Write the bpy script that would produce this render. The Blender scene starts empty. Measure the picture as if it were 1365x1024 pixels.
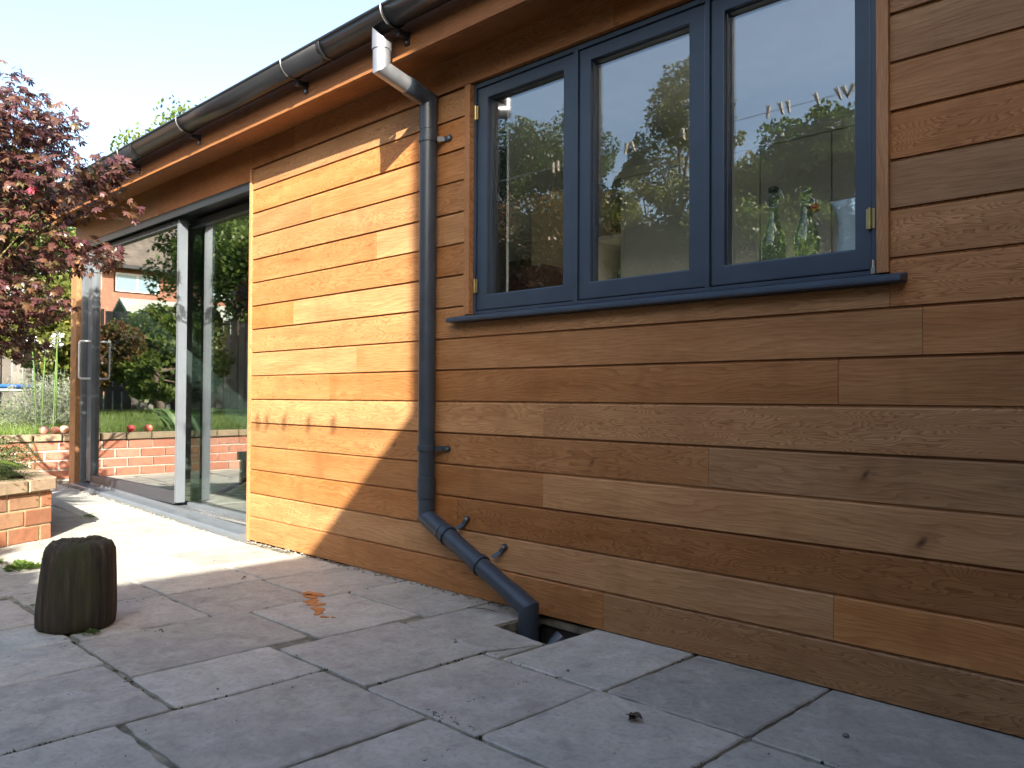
import bpy, bmesh, math, random
import numpy as np
from mathutils import Vector, Matrix, noise
random.seed(7); RS = np.random.RandomState(7)
S = bpy.context.scene; COL = S.collection
# ------------------------------------------------------------------ camera
W_, F_ = 1365.0, 1103.0
yaw, pit, rol = 0.78874, 0.01661, 0.00532
fw = Vector((-math.cos(yaw)*math.cos(pit), math.sin(yaw)*math.cos(pit), math.sin(pit)))
rt = fw.cross(Vector((0, 0, 1))).normalized(); up = rt.cross(fw)
c_, s_ = math.cos(rol), math.sin(rol)
r2 = rt*c_ + up*s_; u2 = up*c_ - rt*s_
cam = bpy.data.cameras.new('camera'); camo = bpy.data.objects.new('camera', cam); COL.objects.link(camo)
M = Matrix((r2, u2, -fw)).transposed().to_4x4(); M.translation = Vector((0, -2.33851, .83193)); camo.matrix_world = M
cam.sensor_width = 36; cam.lens = F_/W_*36; cam.clip_end = 500; cam.clip_start = .02
S.camera = camo
# ------------------------------------------------------------------ sky + sun
SUN = Vector((1.2, -1.0, .82)).normalized()
w = bpy.data.worlds.new('World'); S.world = w; w.use_nodes = True
nt = w.node_tree; bg = nt.nodes['Background']; sky = nt.nodes.new('ShaderNodeTexSky'); sky.sky_type = 'NISHITA'
sky.sun_disc = False; sky.sun_elevation = math.asin(SUN.z); sky.sun_rotation = math.atan2(SUN.x, SUN.y)
sky.air_density = 1.0; sky.dust_density = 2.6
nt.links.new(sky.outputs[0], bg.inputs[0]); bg.inputs[1].default_value = .125
sl = bpy.data.lights.new('sun', 'SUN'); sl.energy = 5.0; sl.angle = math.radians(.53); sl.color = (1, .93, .82)
so = bpy.data.objects.new('sun', sl); COL.objects.link(so); so.rotation_euler = SUN.to_track_quat('Z', 'Y').to_euler()
so.location = (6, -6, 8)
S.view_settings.view_transform = 'Standard'; S.view_settings.look = 'None'; S.view_settings.gamma = 1
S.view_settings.use_curve_mapping = False; S.view_settings.exposure = 2.0
S.cycles.max_bounces = 8; S.cycles.transparent_max_bounces = 16; S.cycles.glossy_bounces = 4; S.cycles.caustics_reflective = False

# ------------------------------------------------------------------ helpers
def props(o, label=None, cat=None, group=None, kind=None):
    if label: o['label'] = label
    if cat: o['category'] = cat
    if group: o['group'] = group
    if kind: o['kind'] = kind
    return o
def empty(name, loc=(0, 0, 0), label=None, cat=None, group=None, kind=None, parent=None):
    o = bpy.data.objects.new(name, None); COL.objects.link(o); o.location = loc; o.empty_display_size = .1
    if parent: o.parent = parent
    return props(o, label, cat, group, kind)
ORIG = {}
def link(name, me, mat, parent=None, loc=None):
    o = bpy.data.objects.new(name, me); COL.objects.link(o)
    if mat is not None and len(me.materials) == 0: me.materials.append(mat)
    if loc is not None: o.location = loc
    if parent:
        o.parent = parent
        if loc is None: o.location = -world_loc(parent)   # mesh written in world coordinates
        else: o.location = Vector(loc) - world_loc(parent)
    return o
def world_loc(o):
    v = Vector(o.location)
    while o.parent: o = o.parent; v += Vector(o.location)
    return v
class MB:
    def __init__(s): s.v = []; s.f = []; s.sm = []
    def add(s, vs, fs, smooth=False):
        n = len(s.v); s.v += [tuple(p) for p in vs]; s.f += [tuple(n+i for i in f) for f in fs]; s.sm += [smooth]*len(fs); return s
    def box(s, a, b, R=None):
        x0, y0, z0 = a; x1, y1, z1 = b
        vs = [(x0, y0, z0), (x1, y0, z0), (x1, y1, z0), (x0, y1, z0), (x0, y0, z1), (x1, y0, z1), (x1, y1, z1), (x0, y1, z1)]
        if R: vs = [R(Vector(p)) for p in vs]
        return s.add(vs, [(0, 3, 2, 1), (4, 5, 6, 7), (0, 1, 5, 4), (1, 2, 6, 5), (2, 3, 7, 6), (3, 0, 4, 7)])
    def prism(s, prof, x0, x1, axis='x'):        # prof (y,z) list extruded along x  (or (x,z) along y / (x,y) along z)
        n = len(prof)
        mk = {'x': lambda t, p: (t, p[0], p[1]), 'y': lambda t, p: (p[0], t, p[1]), 'z': lambda t, p: (p[0], p[1], t)}[axis]
        vs = [mk(x0, p) for p in prof]+[mk(x1, p) for p in prof]
        fs = [(i, (i+1) % n, n+(i+1) % n, n+i) for i in range(n)]+[tuple(range(n))[::-1], tuple(range(n, 2*n))]
        return s.add(vs, fs)
    def tube(s, pts, rad, n=16, caps=True, smooth=True, mitre=False):
        pts = [Vector(p) for p in pts]; rads = rad if hasattr(rad, '__len__') else [rad]*len(pts)
        rings = []; prev = None
        for i, p in enumerate(pts):
            a = (p-pts[i-1]).normalized() if i > 0 else (pts[1]-p).normalized()
            b = (pts[i+1]-p).normalized() if i < len(pts)-1 else a
            t = (a+b).normalized() if (a+b).length > 1e-6 else a
            if prev is None:
                q = Vector((0, 0, 1)) if abs(t.z) < .9 else Vector((1, 0, 0)); u = t.cross(q).normalized()
            else: u = (prev-t*prev.dot(t)).normalized()
            prev = u; v = t.cross(u)
            k = 1/max(.5, math.sqrt(max(.01, (1+a.dot(b))/2)))
            mt = (b-a)-t*(b-a).dot(t)
            ring = []
            for j in range(n):
                d = u*math.cos(2*math.pi*j/n)+v*math.sin(2*math.pi*j/n)
                if mt.length > 1e-5:
                    m = mt.normalized(); d = d+m*(d.dot(m))*(k-1)
                ring.append(p+d*rads[i])
            rings.append(ring)
        if mitre:
            for i in range(len(rings)-1):
                s.add(rings[i]+rings[i+1], [(j, (j+1) % n, n+(j+1) % n, n+j) for j in range(n)], True)
            if caps: s.add(rings[0], [tuple(range(n))[::-1]]); s.add(rings[-1], [tuple(range(n))])
            return s
        vs = [q for r in rings for q in r]; fs = []
        for i in range(len(rings)-1):
            for j in range(n): fs.append((i*n+j, i*n+(j+1) % n, (i+1)*n+(j+1) % n, (i+1)*n+j))
        s.add(vs, fs, smooth)
        if caps: s.add(rings[0], [tuple(range(n))[::-1]]); s.add(rings[-1], [tuple(range(n))])
        return s
    def lathe(s, c, prof, n=24, smooth=True, fn=None):
        vs = []; 
        for (r, z) in prof:
            for j in range(n):
                a = 2*math.pi*j/n; rr, zz = (r, z) if fn is None else fn(a, r, z)
                vs.append((c[0]+rr*math.cos(a), c[1]+rr*math.sin(a), c[2]+zz))
        m = len(prof); fs = [(i*n+j, i*n+(j+1) % n, (i+1)*n+(j+1) % n, (i+1)*n+j) for i in range(m-1) for j in range(n)]
        s.add(vs, fs, smooth); s.f.append(tuple(len(s.v)-m*n+j for j in range(n))[::-1]); s.sm.append(False)
        s.f.append(tuple(len(s.v)-n+j for j in range(n))); s.sm.append(False)
        return s
    def mesh(s, name):
        me = bpy.data.meshes.new(name); me.from_pydata(s.v, [], s.f)
        me.polygons.foreach_set('use_smooth', s.sm)
        me.update(); return me
    def build(s, name, mat, parent=None, bevel=0, rn=False):
        me = s.mesh(name)
        if bevel or rn:
            bm = bmesh.new(); bm.from_mesh(me)
            bmesh.ops.recalc_face_normals(bm, faces=bm.faces)
            if bevel:
                es = [e for e in bm.edges if e.is_manifold and e.calc_face_angle(0) > .5]
                bmesh.ops.bevel(bm, geom=es, offset=bevel, segments=2, affect='EDGES', profile=.6)
            bm.to_mesh(me); bm.free()
        return link(name, me, mat, parent)
def cloud_mesh(name, V, k):        # V: (n*k,3), polygons of k verts each
    n = len(V)//k; me = bpy.data.meshes.new(name)
    me.vertices.add(len(V)); me.vertices.foreach_set('co', np.asarray(V, dtype=np.float32).ravel())
    me.loops.add(len(V)); me.loops.foreach_set('vertex_index', np.arange(len(V), dtype=np.int32))
    me.polygons.add(n); me.polygons.foreach_set('loop_start', np.arange(0, len(V), k, dtype=np.int32))
    me.update(calc_edges=True); me.validate(); return me

# ------------------------------------------------------------------ materials
def newmat(name):
    m = bpy.data.materials.new(name); m.use_nodes = True; nt = m.node_tree
    b = nt.nodes['Principled BSDF']; return m, nt, b
def N(nt, t, **k):
    n = nt.nodes.new(t)
    for a, v in k.items():
        if a.startswith('i_'): n.inputs[int(a[2:]) if a[2:].isdigit() else a[2:]].default_value = v
        else: setattr(n, a, v)
    return n
def L(nt, a, b): nt.links.new(a, b)
def ramp(nt, fac, stops, interp='LINEAR'):
    r = nt.nodes.new('ShaderNodeValToRGB'); r.color_ramp.interpolation = interp; e = r.color_ramp.elements
    while len(e) < len(stops): e.new(.5)
    for el, (p, c) in zip(e, stops): el.position = p; el.color = (*c, 1) if len(c) == 3 else c
    L(nt, fac, r.inputs[0]); return r
def math_(nt, op, a, b=None, c=None, clamp=False):
    n = nt.nodes.new('ShaderNodeMath'); n.operation = op; n.use_clamp = clamp
    for i, x in enumerate((a, b, c)):
        if x is None: continue
        if isinstance(x, (int, float)): n.inputs[i].default_value = x
        else: L(nt, x, n.inputs[i])
    return n.outputs[0]
def mixc(nt, fac, a, b, mode='MIX'):
    n = nt.nodes.new('ShaderNodeMix'); n.data_type = 'RGBA'; n.blend_type = mode
    for i, x in ((0, fac), (6, a), (7, b)):
        if isinstance(x, (int, float)): n.inputs[i].default_value = x
        elif isinstance(x, tuple): n.inputs[i].default_value = (*x, 1)
        else: L(nt, x, n.inputs[i])
    return n.outputs[2]
def bump(nt, b, h, strength=.3, dist=.002):
    n = nt.nodes.new('ShaderNodeBump'); n.inputs['Strength'].default_value = strength; n.inputs['Distance'].default_value = dist
    L(nt, h, n.inputs['Height']); L(nt, n.outputs[0], b.inputs['Normal'])
def simple(name, col, rough=.6, metal=0, var=.12, scale=8, spec=.5, bmp=0, bs=200):
    m, nt, b = newmat(name)
    tc = N(nt, 'ShaderNodeNewGeometry'); nz = N(nt, 'ShaderNodeTexNoise', i_Scale=scale, i_Detail=6.0); L(nt, tc.outputs['Position'], nz.inputs['Vector'])
    lo = tuple(max(0, c*(1-var)) for c in col); hi = tuple(min(1, c*(1+var)) for c in col)
    r = ramp(nt, nz.outputs[0], [(.3, lo), (.7, hi)]); L(nt, r.outputs[0], b.inputs['Base Color'])
    rr = math_(nt, 'MULTIPLY_ADD', nz.outputs[0], .15, rough-.07); L(nt, rr, b.inputs['Roughness'])
    b.inputs['Metallic'].default_value = metal; b.inputs['Specular IOR Level'].default_value = spec
    if bmp:
        n2 = N(nt, 'ShaderNodeTexNoise', i_Scale=float(bs), i_Detail=4.0); L(nt, tc.outputs['Position'], n2.inputs['Vector']); bump(nt, b, n2.outputs[0], bmp, .002)
    return m
def wood(name, dark, mid, light, axis='x', rough=.55, knots=False, sat=1):
    m, nt, b = newmat(name)
    g = N(nt, 'ShaderNodeNewGeometry'); oi = N(nt, 'ShaderNodeObjectInfo')
    rnd = oi.outputs['Random']
    off = N(nt, 'ShaderNodeCombineXYZ'); L(nt, math_(nt, 'MULTIPLY', rnd, 37.), off.inputs[0]); L(nt, math_(nt, 'MULTIPLY', rnd, 91.), off.inputs[2])
    add = N(nt, 'ShaderNodeVectorMath', operation='ADD'); L(nt, g.outputs['Position'], add.inputs[0]); L(nt, off.outputs[0], add.inputs[1])
    mp = N(nt, 'ShaderNodeMapping'); L(nt, add.outputs[0], mp.inputs[0])
    if axis == 'z': mp.inputs['Rotation'].default_value = (0, math.pi/2, 0)
    sep = N(nt, 'ShaderNodeSeparateXYZ'); L(nt, mp.outputs[0], sep.inputs[0])
    x, y, z = sep.outputs
    # broad warp -> flat-sawn cathedrals on some boards, straight grain on others
    c1 = N(nt, 'ShaderNodeCombineXYZ'); L(nt, math_(nt, 'MULTIPLY', x, 1.6), c1.inputs[0]); L(nt, math_(nt, 'MULTIPLY', z, 9.), c1.inputs[2]); L(nt, math_(nt, 'MULTIPLY', y, 3.), c1.inputs[1])
    n1 = N(nt, 'ShaderNodeTexNoise', i_Scale=1.0, i_Detail=3.0, i_Roughness=.45); L(nt, c1.outputs[0], n1.inputs['Vector'])
    r2_ = math_(nt, 'FRACT', math_(nt, 'MULTIPLY', rnd, 7.31))
    warp = math_(nt, 'MULTIPLY', n1.outputs[0], math_(nt, 'MULTIPLY_ADD', math_(nt, 'POWER', r2_, 2.), 1.1, .12))
    c2 = N(nt, 'ShaderNodeCombineXYZ'); L(nt, math_(nt, 'MULTIPLY', x, 9.), c2.inputs[0]); L(nt, math_(nt, 'MULTIPLY', z, 45.), c2.inputs[2])
    n2 = N(nt, 'ShaderNodeTexNoise', i_Scale=1.0, i_Detail=2.0); L(nt, c2.outputs[0], n2.inputs['Vector'])
    ph = math_(nt, 'ADD', math_(nt, 'ADD', math_(nt, 'MULTIPLY', z, 1.1), warp), math_(nt, 'MULTIPLY', n2.outputs[0], .007))
    rings = math_(nt, 'FRACT', math_(nt, 'MULTIPLY', ph, 62.))
    rings = math_(nt, 'POWER', rings, 2.5)
    c3 = N(nt, 'ShaderNodeCombineXYZ'); L(nt, math_(nt, 'MULTIPLY', x, 14.), c3.inputs[0]); L(nt, math_(nt, 'MULTIPLY', z, 420.), c3.inputs[2]); L(nt, math_(nt, 'MULTIPLY', y, 420.), c3.inputs[1])
    n3 = N(nt, 'ShaderNodeTexNoise', i_Scale=1.0, i_Detail=5.0); L(nt, c3.outputs[0], n3.inputs['Vector'])
    c4 = N(nt, 'ShaderNodeCombineXYZ'); L(nt, math_(nt, 'MULTIPLY', x, 2.2), c4.inputs[0]); L(nt, math_(nt, 'MULTIPLY', z, 16.), c4.inputs[2])
    n4 = N(nt, 'ShaderNodeTexNoise', i_Scale=1.0, i_Detail=3.0); L(nt, c4.outputs[0], n4.inputs['Vector'])
    base = ramp(nt, n4.outputs[0], [(.28, mid), (.72, light)])
    gf = math_(nt, 'MULTIPLY', rings, math_(nt, 'MULTIPLY_ADD', r2_, .5, .28))
    c = mixc(nt, gf, base.outputs[0], dark)
    c = mixc(nt, math_(nt, 'MULTIPLY', math_(nt, 'SUBTRACT', n3.outputs[0], .42, clamp=True), 1.6), c, dark)
    n5 = N(nt, 'ShaderNodeTexNoise', i_Scale=1.0, i_Detail=4.0, i_Roughness=.6); c5 = N(nt, 'ShaderNodeCombineXYZ'); L(nt, math_(nt, 'MULTIPLY', x, 5.), c5.inputs[0]); L(nt, math_(nt, 'MULTIPLY', z, 2.5), c5.inputs[2]); L(nt, c5.outputs[0], n5.inputs['Vector'])
    c = mixc(nt, math_(nt, 'MULTIPLY', math_(nt, 'SUBTRACT', n5.outputs[0], .53, clamp=True), 2.6, clamp=True), c, tuple(q*.62 for q in mid))
    hs = N(nt, 'ShaderNodeHueSaturation'); L(nt, c, hs.inputs['Color'])
    r3 = math_(nt, 'FRACT', math_(nt, 'MULTIPLY', rnd, 13.7)); r4 = math_(nt, 'FRACT', math_(nt, 'MULTIPLY', rnd, 29.3))
    L(nt, math_(nt, 'MULTIPLY_ADD', r3, .010, .4945), hs.inputs['Hue']); L(nt, math_(nt, 'MULTIPLY_ADD', r4, .40, .72), hs.inputs['Value'])
    L(nt, math_(nt, 'MULTIPLY_ADD', r3, -.14, 1.10*sat), hs.inputs['Saturation'])
    c = hs.outputs[0]
    if knots:
        for (kx, kz, kr) in ((-.937, .622, .018), (-.79, .452, .022), (-3.1, .61, .012), (-1.92, .60, .010)):
            dx = math_(nt, 'SUBTRACT', N_x(nt, g, 0), kx); dz = math_(nt, 'SUBTRACT', N_x(nt, g, 2), kz)
            dx = math_(nt, 'ADD', dx, math_(nt, 'MULTIPLY', math_(nt, 'ADD', dz, math_(nt, 'MULTIPLY', n2.outputs[0], .03)), -.5))
            d = math_(nt, 'SQRT', math_(nt, 'ADD', math_(nt, 'POWER', math_(nt, 'DIVIDE', dx, .7), 2.), math_(nt, 'POWER', dz, 2.)))
            d = math_(nt, 'ADD', d, math_(nt, 'MULTIPLY', math_(nt, 'SUBTRACT', n3.outputs[0], .5), .02))
            f = math_(nt, 'SUBTRACT', 1., math_(nt, 'DIVIDE', d, kr), clamp=True)
            f2 = math_(nt, 'MULTIPLY', math_(nt, 'SUBTRACT', 1., math_(nt, 'DIVIDE', d, kr*3), clamp=True), .35)
            c = mixc(nt, math_(nt, 'MAXIMUM', math_(nt, 'POWER', f, .6), f2), c, tuple(q*.32 for q in dark))
    L(nt, c, b.inputs['Base Color'])
    L(nt, math_(nt, 'MULTIPLY_ADD', n3.outputs[0], .2, rough-.1), b.inputs['Roughness']); b.inputs['Specular IOR Level'].default_value = .3
    h = math_(nt, 'ADD', math_(nt, 'MULTIPLY', rings, -.35), n3.outputs[0]); bump(nt, b, h, .35, .0012)
    return m
def N_x(nt, g, i):
    s = nt.nodes.get('sepPos') 
    if s is None: s = N(nt, 'ShaderNodeSeparateXYZ'); s.name = 'sepPos'; L(nt, g.outputs['Position'], s.inputs[0])
    return s.outputs[i]
def leafmat(name, cols, rough=.45, trans=.5):
    m, nt, b = newmat(name); g = N(nt, 'ShaderNodeNewGeometry'); oi = N(nt, 'ShaderNodeObjectInfo')
    r = math_(nt, 'FRACT', math_(nt, 'ADD', g.outputs['Random Per Island'], math_(nt, 'MULTIPLY', oi.outputs['Random'], 5.7)))
    rp = ramp(nt, r, [(i/(len(cols)-1), c) for i, c in enumerate(cols)])
    nz = N(nt, 'ShaderNodeTexNoise', i_Scale=2.2, i_Detail=2.0); L(nt, g.outputs['Position'], nz.inputs['Vector'])
    hs = N(nt, 'ShaderNodeHueSaturation'); L(nt, rp.outputs[0], hs.inputs['Color']); L(nt, math_(nt, 'MULTIPLY_ADD', nz.outputs[0], 1.2, .4), hs.inputs['Value'])
    L(nt, hs.outputs[0], b.inputs['Base Color']); b.inputs['Roughness'].default_value = rough
    tr = N(nt, 'ShaderNodeBsdfTranslucent'); L(nt, hs.outputs[0], tr.inputs[0])
    mx = N(nt, 'ShaderNodeMixShader', i_0=trans); L(nt, b.outputs[0], mx.inputs[1]); L(nt, tr.outputs[0], mx.inputs[2])
    L(nt, mx.outputs[0], nt.nodes['Material Output'].inputs[0]); return m
def glassmat(name, tint=(.96, .985, .97), k=1.6, base=.19):
    m, nt, b = newmat(name); nt.nodes.remove(b)
    lw = N(nt, 'ShaderNodeLayerWeight', i_Blend=.5)
    f = math_(nt, 'MULTIPLY_ADD', math_(nt, 'POWER', lw.outputs['Facing'], 4.), .9*k, base, clamp=True)
    t = N(nt, 'ShaderNodeBsdfTransparent'); t.inputs[0].default_value = (*tint, 1); gl = N(nt, 'ShaderNodeBsdfGlossy'); gl.inputs['Roughness'].default_value = 0.004
    g = N(nt, 'ShaderNodeNewGeometry'); nz = N(nt, 'ShaderNodeTexNoise', i_Scale=1.1, i_Detail=1.0); L(nt, g.outputs['Position'], nz.inputs['Vector'])
    bp = N(nt, 'ShaderNodeBump'); bp.inputs['Strength'].default_value = .25; bp.inputs['Distance'].default_value = .002; L(nt, nz.outputs[0], bp.inputs['Height']); L(nt, bp.outputs[0], gl.inputs['Normal'])
    mx = N(nt, 'ShaderNodeMixShader'); L(nt, f, mx.inputs[0]); L(nt, t.outputs[0], mx.inputs[1]); L(nt, gl.outputs[0], mx.inputs[2])
    L(nt, mx.outputs[0], nt.nodes['Material Output'].inputs[0]); return m
def slabmat():
    m, nt, b = newmat('paving_stone'); g = N(nt, 'ShaderNodeNewGeometry'); oi = N(nt, 'ShaderNodeObjectInfo'); p = g.outputs['Position']
    off = N(nt, 'ShaderNodeVectorMath', operation='ADD'); L(nt, p, off.inputs[0]); L(nt, math_(nt, 'MULTIPLY', oi.outputs['Random'], 20.), off.inputs[1])
    a = N(nt, 'ShaderNodeTexNoise', i_Scale=3.2, i_Detail=8.0, i_Roughness=.62); L(nt, off.outputs[0], a.inputs['Vector'])
    f = N(nt, 'ShaderNodeTexNoise', i_Scale=55., i_Detail=8.0, i_Roughness=.7); L(nt, off.outputs[0], f.inputs['Vector'])
    q = N(nt, 'ShaderNodeTexNoise', i_Scale=11., i_Detail=5.0, i_Roughness=.6, i_Distortion=.6); L(nt, off.outputs[0], q.inputs['Vector'])
    c = ramp(nt, a.outputs[0], [(.3, (.315, .322, .285)), (.5, (.39, .39, .34)), (.7, (.465, .455, .385))]).outputs[0]
    c = mixc(nt, math_(nt, 'MULTIPLY', math_(nt, 'SUBTRACT', q.outputs[0], .52, clamp=True), 3.2), c, (.54, .53, .51))
    c = mixc(nt, math_(nt, 'MULTIPLY', math_(nt, 'SUBTRACT', .46, q.outputs[0], clamp=True), 3.6), c, (.20, .20, .195))
    c = mixc(nt, math_(nt, 'MULTIPLY', math_(nt, 'SUBTRACT', f.outputs[0], .47, clamp=True), 3.2), c, (.25, .245, .24))
    hs = N(nt, 'ShaderNodeHueSaturation'); L(nt, c, hs.inputs['Color']); L(nt, math_(nt, 'MULTIPLY_ADD', oi.outputs['Random'], .30, .80), hs.inputs['Value'])
    c = mixc(nt, math_(nt, 'MULTIPLY', math_(nt, 'FRACT', math_(nt, 'MULTIPLY', oi.outputs['Random'], 5.3)), .08), hs.outputs[0], (.36, .27, .22))
    # lichen specks
    vo = N(nt, 'ShaderNodeTexVoronoi', i_Scale=14.); L(nt, off.outputs[0], vo.inputs['Vector'])
    spk = math_(nt, 'MULTIPLY', math_(nt, 'LESS_THAN', vo.outputs['Distance'], .055), math_(nt, 'GREATER_THAN', f.outputs[0], .5))
    c = mixc(nt, math_(nt, 'MULTIPLY', spk, .6), c, (.07, .07, .065))
    L(nt, c, b.inputs['Base Color']); b.inputs['Roughness'].default_value = .72; b.inputs['Specular IOR Level'].default_value = .35
    h = math_(nt, 'ADD', math_(nt, 'MULTIPLY', a.outputs[0], 2.5), math_(nt, 'ADD', math_(nt, 'MULTIPLY', f.outputs[0], .5), q.outputs[0])); bump(nt, b, h, .8, .005)
    return m
def brickmat(name, cols, mossy=.2):
    m, nt, b = newmat(name); g = N(nt, 'ShaderNodeNewGeometry'); oi = N(nt, 'ShaderNodeObjectInfo')
    c = ramp(nt, oi.outputs['Random'], [(i/(len(cols)-1), q) for i, q in enumerate(cols)]).outputs[0]
    n = N(nt, 'ShaderNodeTexNoise', i_Scale=28., i_Detail=7.0, i_Roughness=.65); L(nt, g.outputs['Position'], n.inputs['Vector'])
    n2 = N(nt, 'ShaderNodeTexNoise', i_Scale=7., i_Detail=4.0); L(nt, g.outputs['Position'], n2.inputs['Vector'])
    c = mixc(nt, math_(nt, 'MULTIPLY', math_(nt, 'SUBTRACT', n.outputs[0], .45, clamp=True), 1.8), c, tuple(q*.45 for q in cols[0]))
    c = mixc(nt, math_(nt, 'MULTIPLY', math_(nt, 'SUBTRACT', n2.outputs[0], .5, clamp=True), mossy*6), c, (.30, .24, .13))
    L(nt, c, b.inputs['Base Color']); b.inputs['Roughness'].default_value = .85; bump(nt, b, n.outputs[0], .6, .003); return m
def stumpmat():
    m, nt, b = newmat('weathered_stump'); g = N(nt, 'ShaderNodeNewGeometry'); mp = N(nt, 'ShaderNodeMapping'); mp.inputs['Scale'].default_value = (55, 55, 3.2); L(nt, g.outputs['Position'], mp.inputs[0])
    n = N(nt, 'ShaderNodeTexNoise', i_Scale=1., i_Detail=6., i_Roughness=.6); L(nt, mp.outputs[0], n.inputs['Vector'])
    mp2 = N(nt, 'ShaderNodeMapping'); mp2.inputs['Scale'].default_value = (14, 14, 5); L(nt, g.outputs['Position'], mp2.inputs[0])
    n2 = N(nt, 'ShaderNodeTexNoise', i_Scale=1., i_Detail=4.); L(nt, mp2.outputs[0], n2.inputs['Vector'])
    c = ramp(nt, n.outputs[0], [(.3, (.011, .009, .007)), (.55, (.040, .030, .019)), (.75, (.105, .075, .044))]).outputs[0]
    c = mixc(nt, math_(nt, 'MULTIPLY', math_(nt, 'SUBTRACT', n2.outputs[0], .47, clamp=True), 4.5, clamp=True), c, (.035, .038, .012))
    L(nt, c, b.inputs['Base Color']); b.inputs['Roughness'].default_value = .9; bump(nt, b, n.outputs[0], .8, .006); return m
def fruit():
    m, nt, b = newmat('apple_skin'); g = N(nt, 'ShaderNodeNewGeometry'); n = N(nt, 'ShaderNodeTexNoise', i_Scale=14., i_Detail=2.); L(nt, g.outputs['Position'], n.inputs['Vector'])
    c = ramp(nt, n.outputs[0], [(.35, (.45, .02, .02)), (.6, (.55, .06, .03)), (.8, (.6, .35, .08))]); oi = N(nt, 'ShaderNodeObjectInfo'); hs = N(nt, 'ShaderNodeHueSaturation'); L(nt, c.outputs[0], hs.inputs['Color']); L(nt, math_(nt, 'MULTIPLY_ADD', oi.outputs['Random'], .05, .485), hs.inputs['Hue']); L(nt, math_(nt, 'MULTIPLY_ADD', oi.outputs['Random'], -.4, 1.05), hs.inputs['Saturation']); L(nt, hs.outputs[0], b.inputs['Base Color']); b.inputs['Roughness'].default_value = .4; return m

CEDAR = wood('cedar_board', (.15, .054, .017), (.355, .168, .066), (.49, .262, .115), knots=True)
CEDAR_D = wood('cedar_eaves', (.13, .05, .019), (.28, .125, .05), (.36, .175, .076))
CEDAR_V = wood('cedar_upright', (.20, .08, .03), (.38, .19, .08), (.5, .27, .13), axis='z')
FENCEW = wood('weathered_fence_wood', (.06, .05, .04), (.16, .13, .10), (.24, .20, .16), axis='z', rough=.8, sat=.6)
DARK = simple('gutter_graphite_metal', (.024, .026, .03), .3, metal=.35, scale=5)
PIPE = simple('pipe_slate_paint', (.034, .046, .062), .36, scale=14, var=.18)
ZINC = simple('galvanised_pipe', (.25, .26, .275), .38, metal=.6, scale=18)
FRAME = simple('window_blue_grey_paint', (.032, .050, .076), .42, scale=12, var=.1)
DOORM = simple('door_grey_powdercoat', (.14, .16, .18), .35, metal=.25, scale=6, var=.06)
DOORD = simple('door_rail_dark', (.03, .034, .042), .4, scale=6)
STEEL = simple('brushed_steel', (.62, .62, .62), .28, metal=.9)
BRASS = simple('brass_hinge', (.45, .36, .16), .35, metal=.8)
MEMB = simple('black_membrane', (.008, .008, .009), .8)
PLASTER = simple('white_plaster', (.78, .76, .72), .8, var=.04)
WARMWALL = simple('warm_beige_plaster', (.86, .70, .50), .8, var=.04)
CAB = simple('cabinet_warm_grey_lacquer', (.78, .75, .66), .45, var=.04)
FLOORM = simple('interior_stone_floor', (.13, .125, .12), .35, var=.15)
GLASS = glassmat('window_glass', base=.155); DGLASS = glassmat('door_glass', (.70, .80, .76), 2.4, .17)
BOTTLE = glassmat('bottle_glass', (.66, .78, .70), 1.2, .10)
SLAB = slabmat()
JOINT = simple('sand_mortar_joint', (.17, .16, .12), .95, var=.75, scale=16, bmp=.8, bs=120)
SOIL = simple('dark_soil', (.045, .033, .022), .95, var=.4, scale=20, bmp=1., bs=60)
GRAVEL = simple('pale_grit', (.20, .18, .15), .9, var=.35, scale=70)
LAWNS = simple('lawn_turf', (.07, .11, .025), .95, var=.35, scale=5, bmp=1, bs=40)
BRK = brickmat('orange_red_brick', [(.22, .09, .045), (.31, .125, .06), (.26, .11, .055), (.22, .13, .08), (.34, .17, .08)])
COPE = brickmat('weathered_coping_brick', [(.22, .17, .11), (.30, .22, .14), (.26, .19, .13)], .35)
MORTAR = simple('yellow_sand_mortar', (.34, .27, .16), .95, var=.25, scale=40, bmp=.6, bs=150)
BEDBRK = brickmat('pink_red_brick', [(.40, .15, .09), (.48, .20, .13), (.36, .14, .09), (.52, .27, .19)], .12)
PALEMORT = simple('pale_mortar', (.5, .45, .38), .95, var=.15, scale=40, bmp=.6, bs=150)
STUMP = stumpmat()
BARK = simple('mossy_olive_bark', (.15, .13, .055), .85, var=.4, scale=25, bmp=.8, bs=60)
BARKD = simple('brown_bark', (.09, .065, .045), .9, var=.3, scale=20, bmp=.8, bs=50)
MAPLE = leafmat('maple_leaf', [(.06, .022, .026), (.11, .045, .038), (.07, .024, .030), (.14, .075, .036), (.085, .032, .034), (.10, .085, .03)], .36, .28)
PINKL = leafmat('pink_leaf', [(.6, .04, .09), (.65, .06, .12)], .4, .3)
GREEN = leafmat('mid_green_leaf', [(.085, .11, .02), (.14, .16, .03), (.11, .13, .025), (.23, .21, .05)])
YGREEN = leafmat('yellow_green_leaf', [(.10, .16, .025), (.14, .19, .035), (.08, .13, .02), (.18, .20, .05)])
DGREEN = leafmat('dark_green_leaf', [(.035, .07, .015), (.06, .10, .02), (.045, .08, .018), (.10, .13, .03)])
REDGREEN = leafmat('copper_green_leaf', [(.05, .09, .02), (.16, .06, .03), (.09, .10, .03), (.20, .10, .04), (.06, .08, .02)])
CONIF = leafmat('juniper_spray', [(.03, .06, .015), (.06, .10, .02), (.045, .08, .02), (.10, .13, .03)], .6, .15)
SILVER = leafmat('silvery_herb_leaf', [(.20, .24, .14), (.28, .32, .20), (.16, .20, .10), (.34, .30, .36)], .6)
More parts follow.
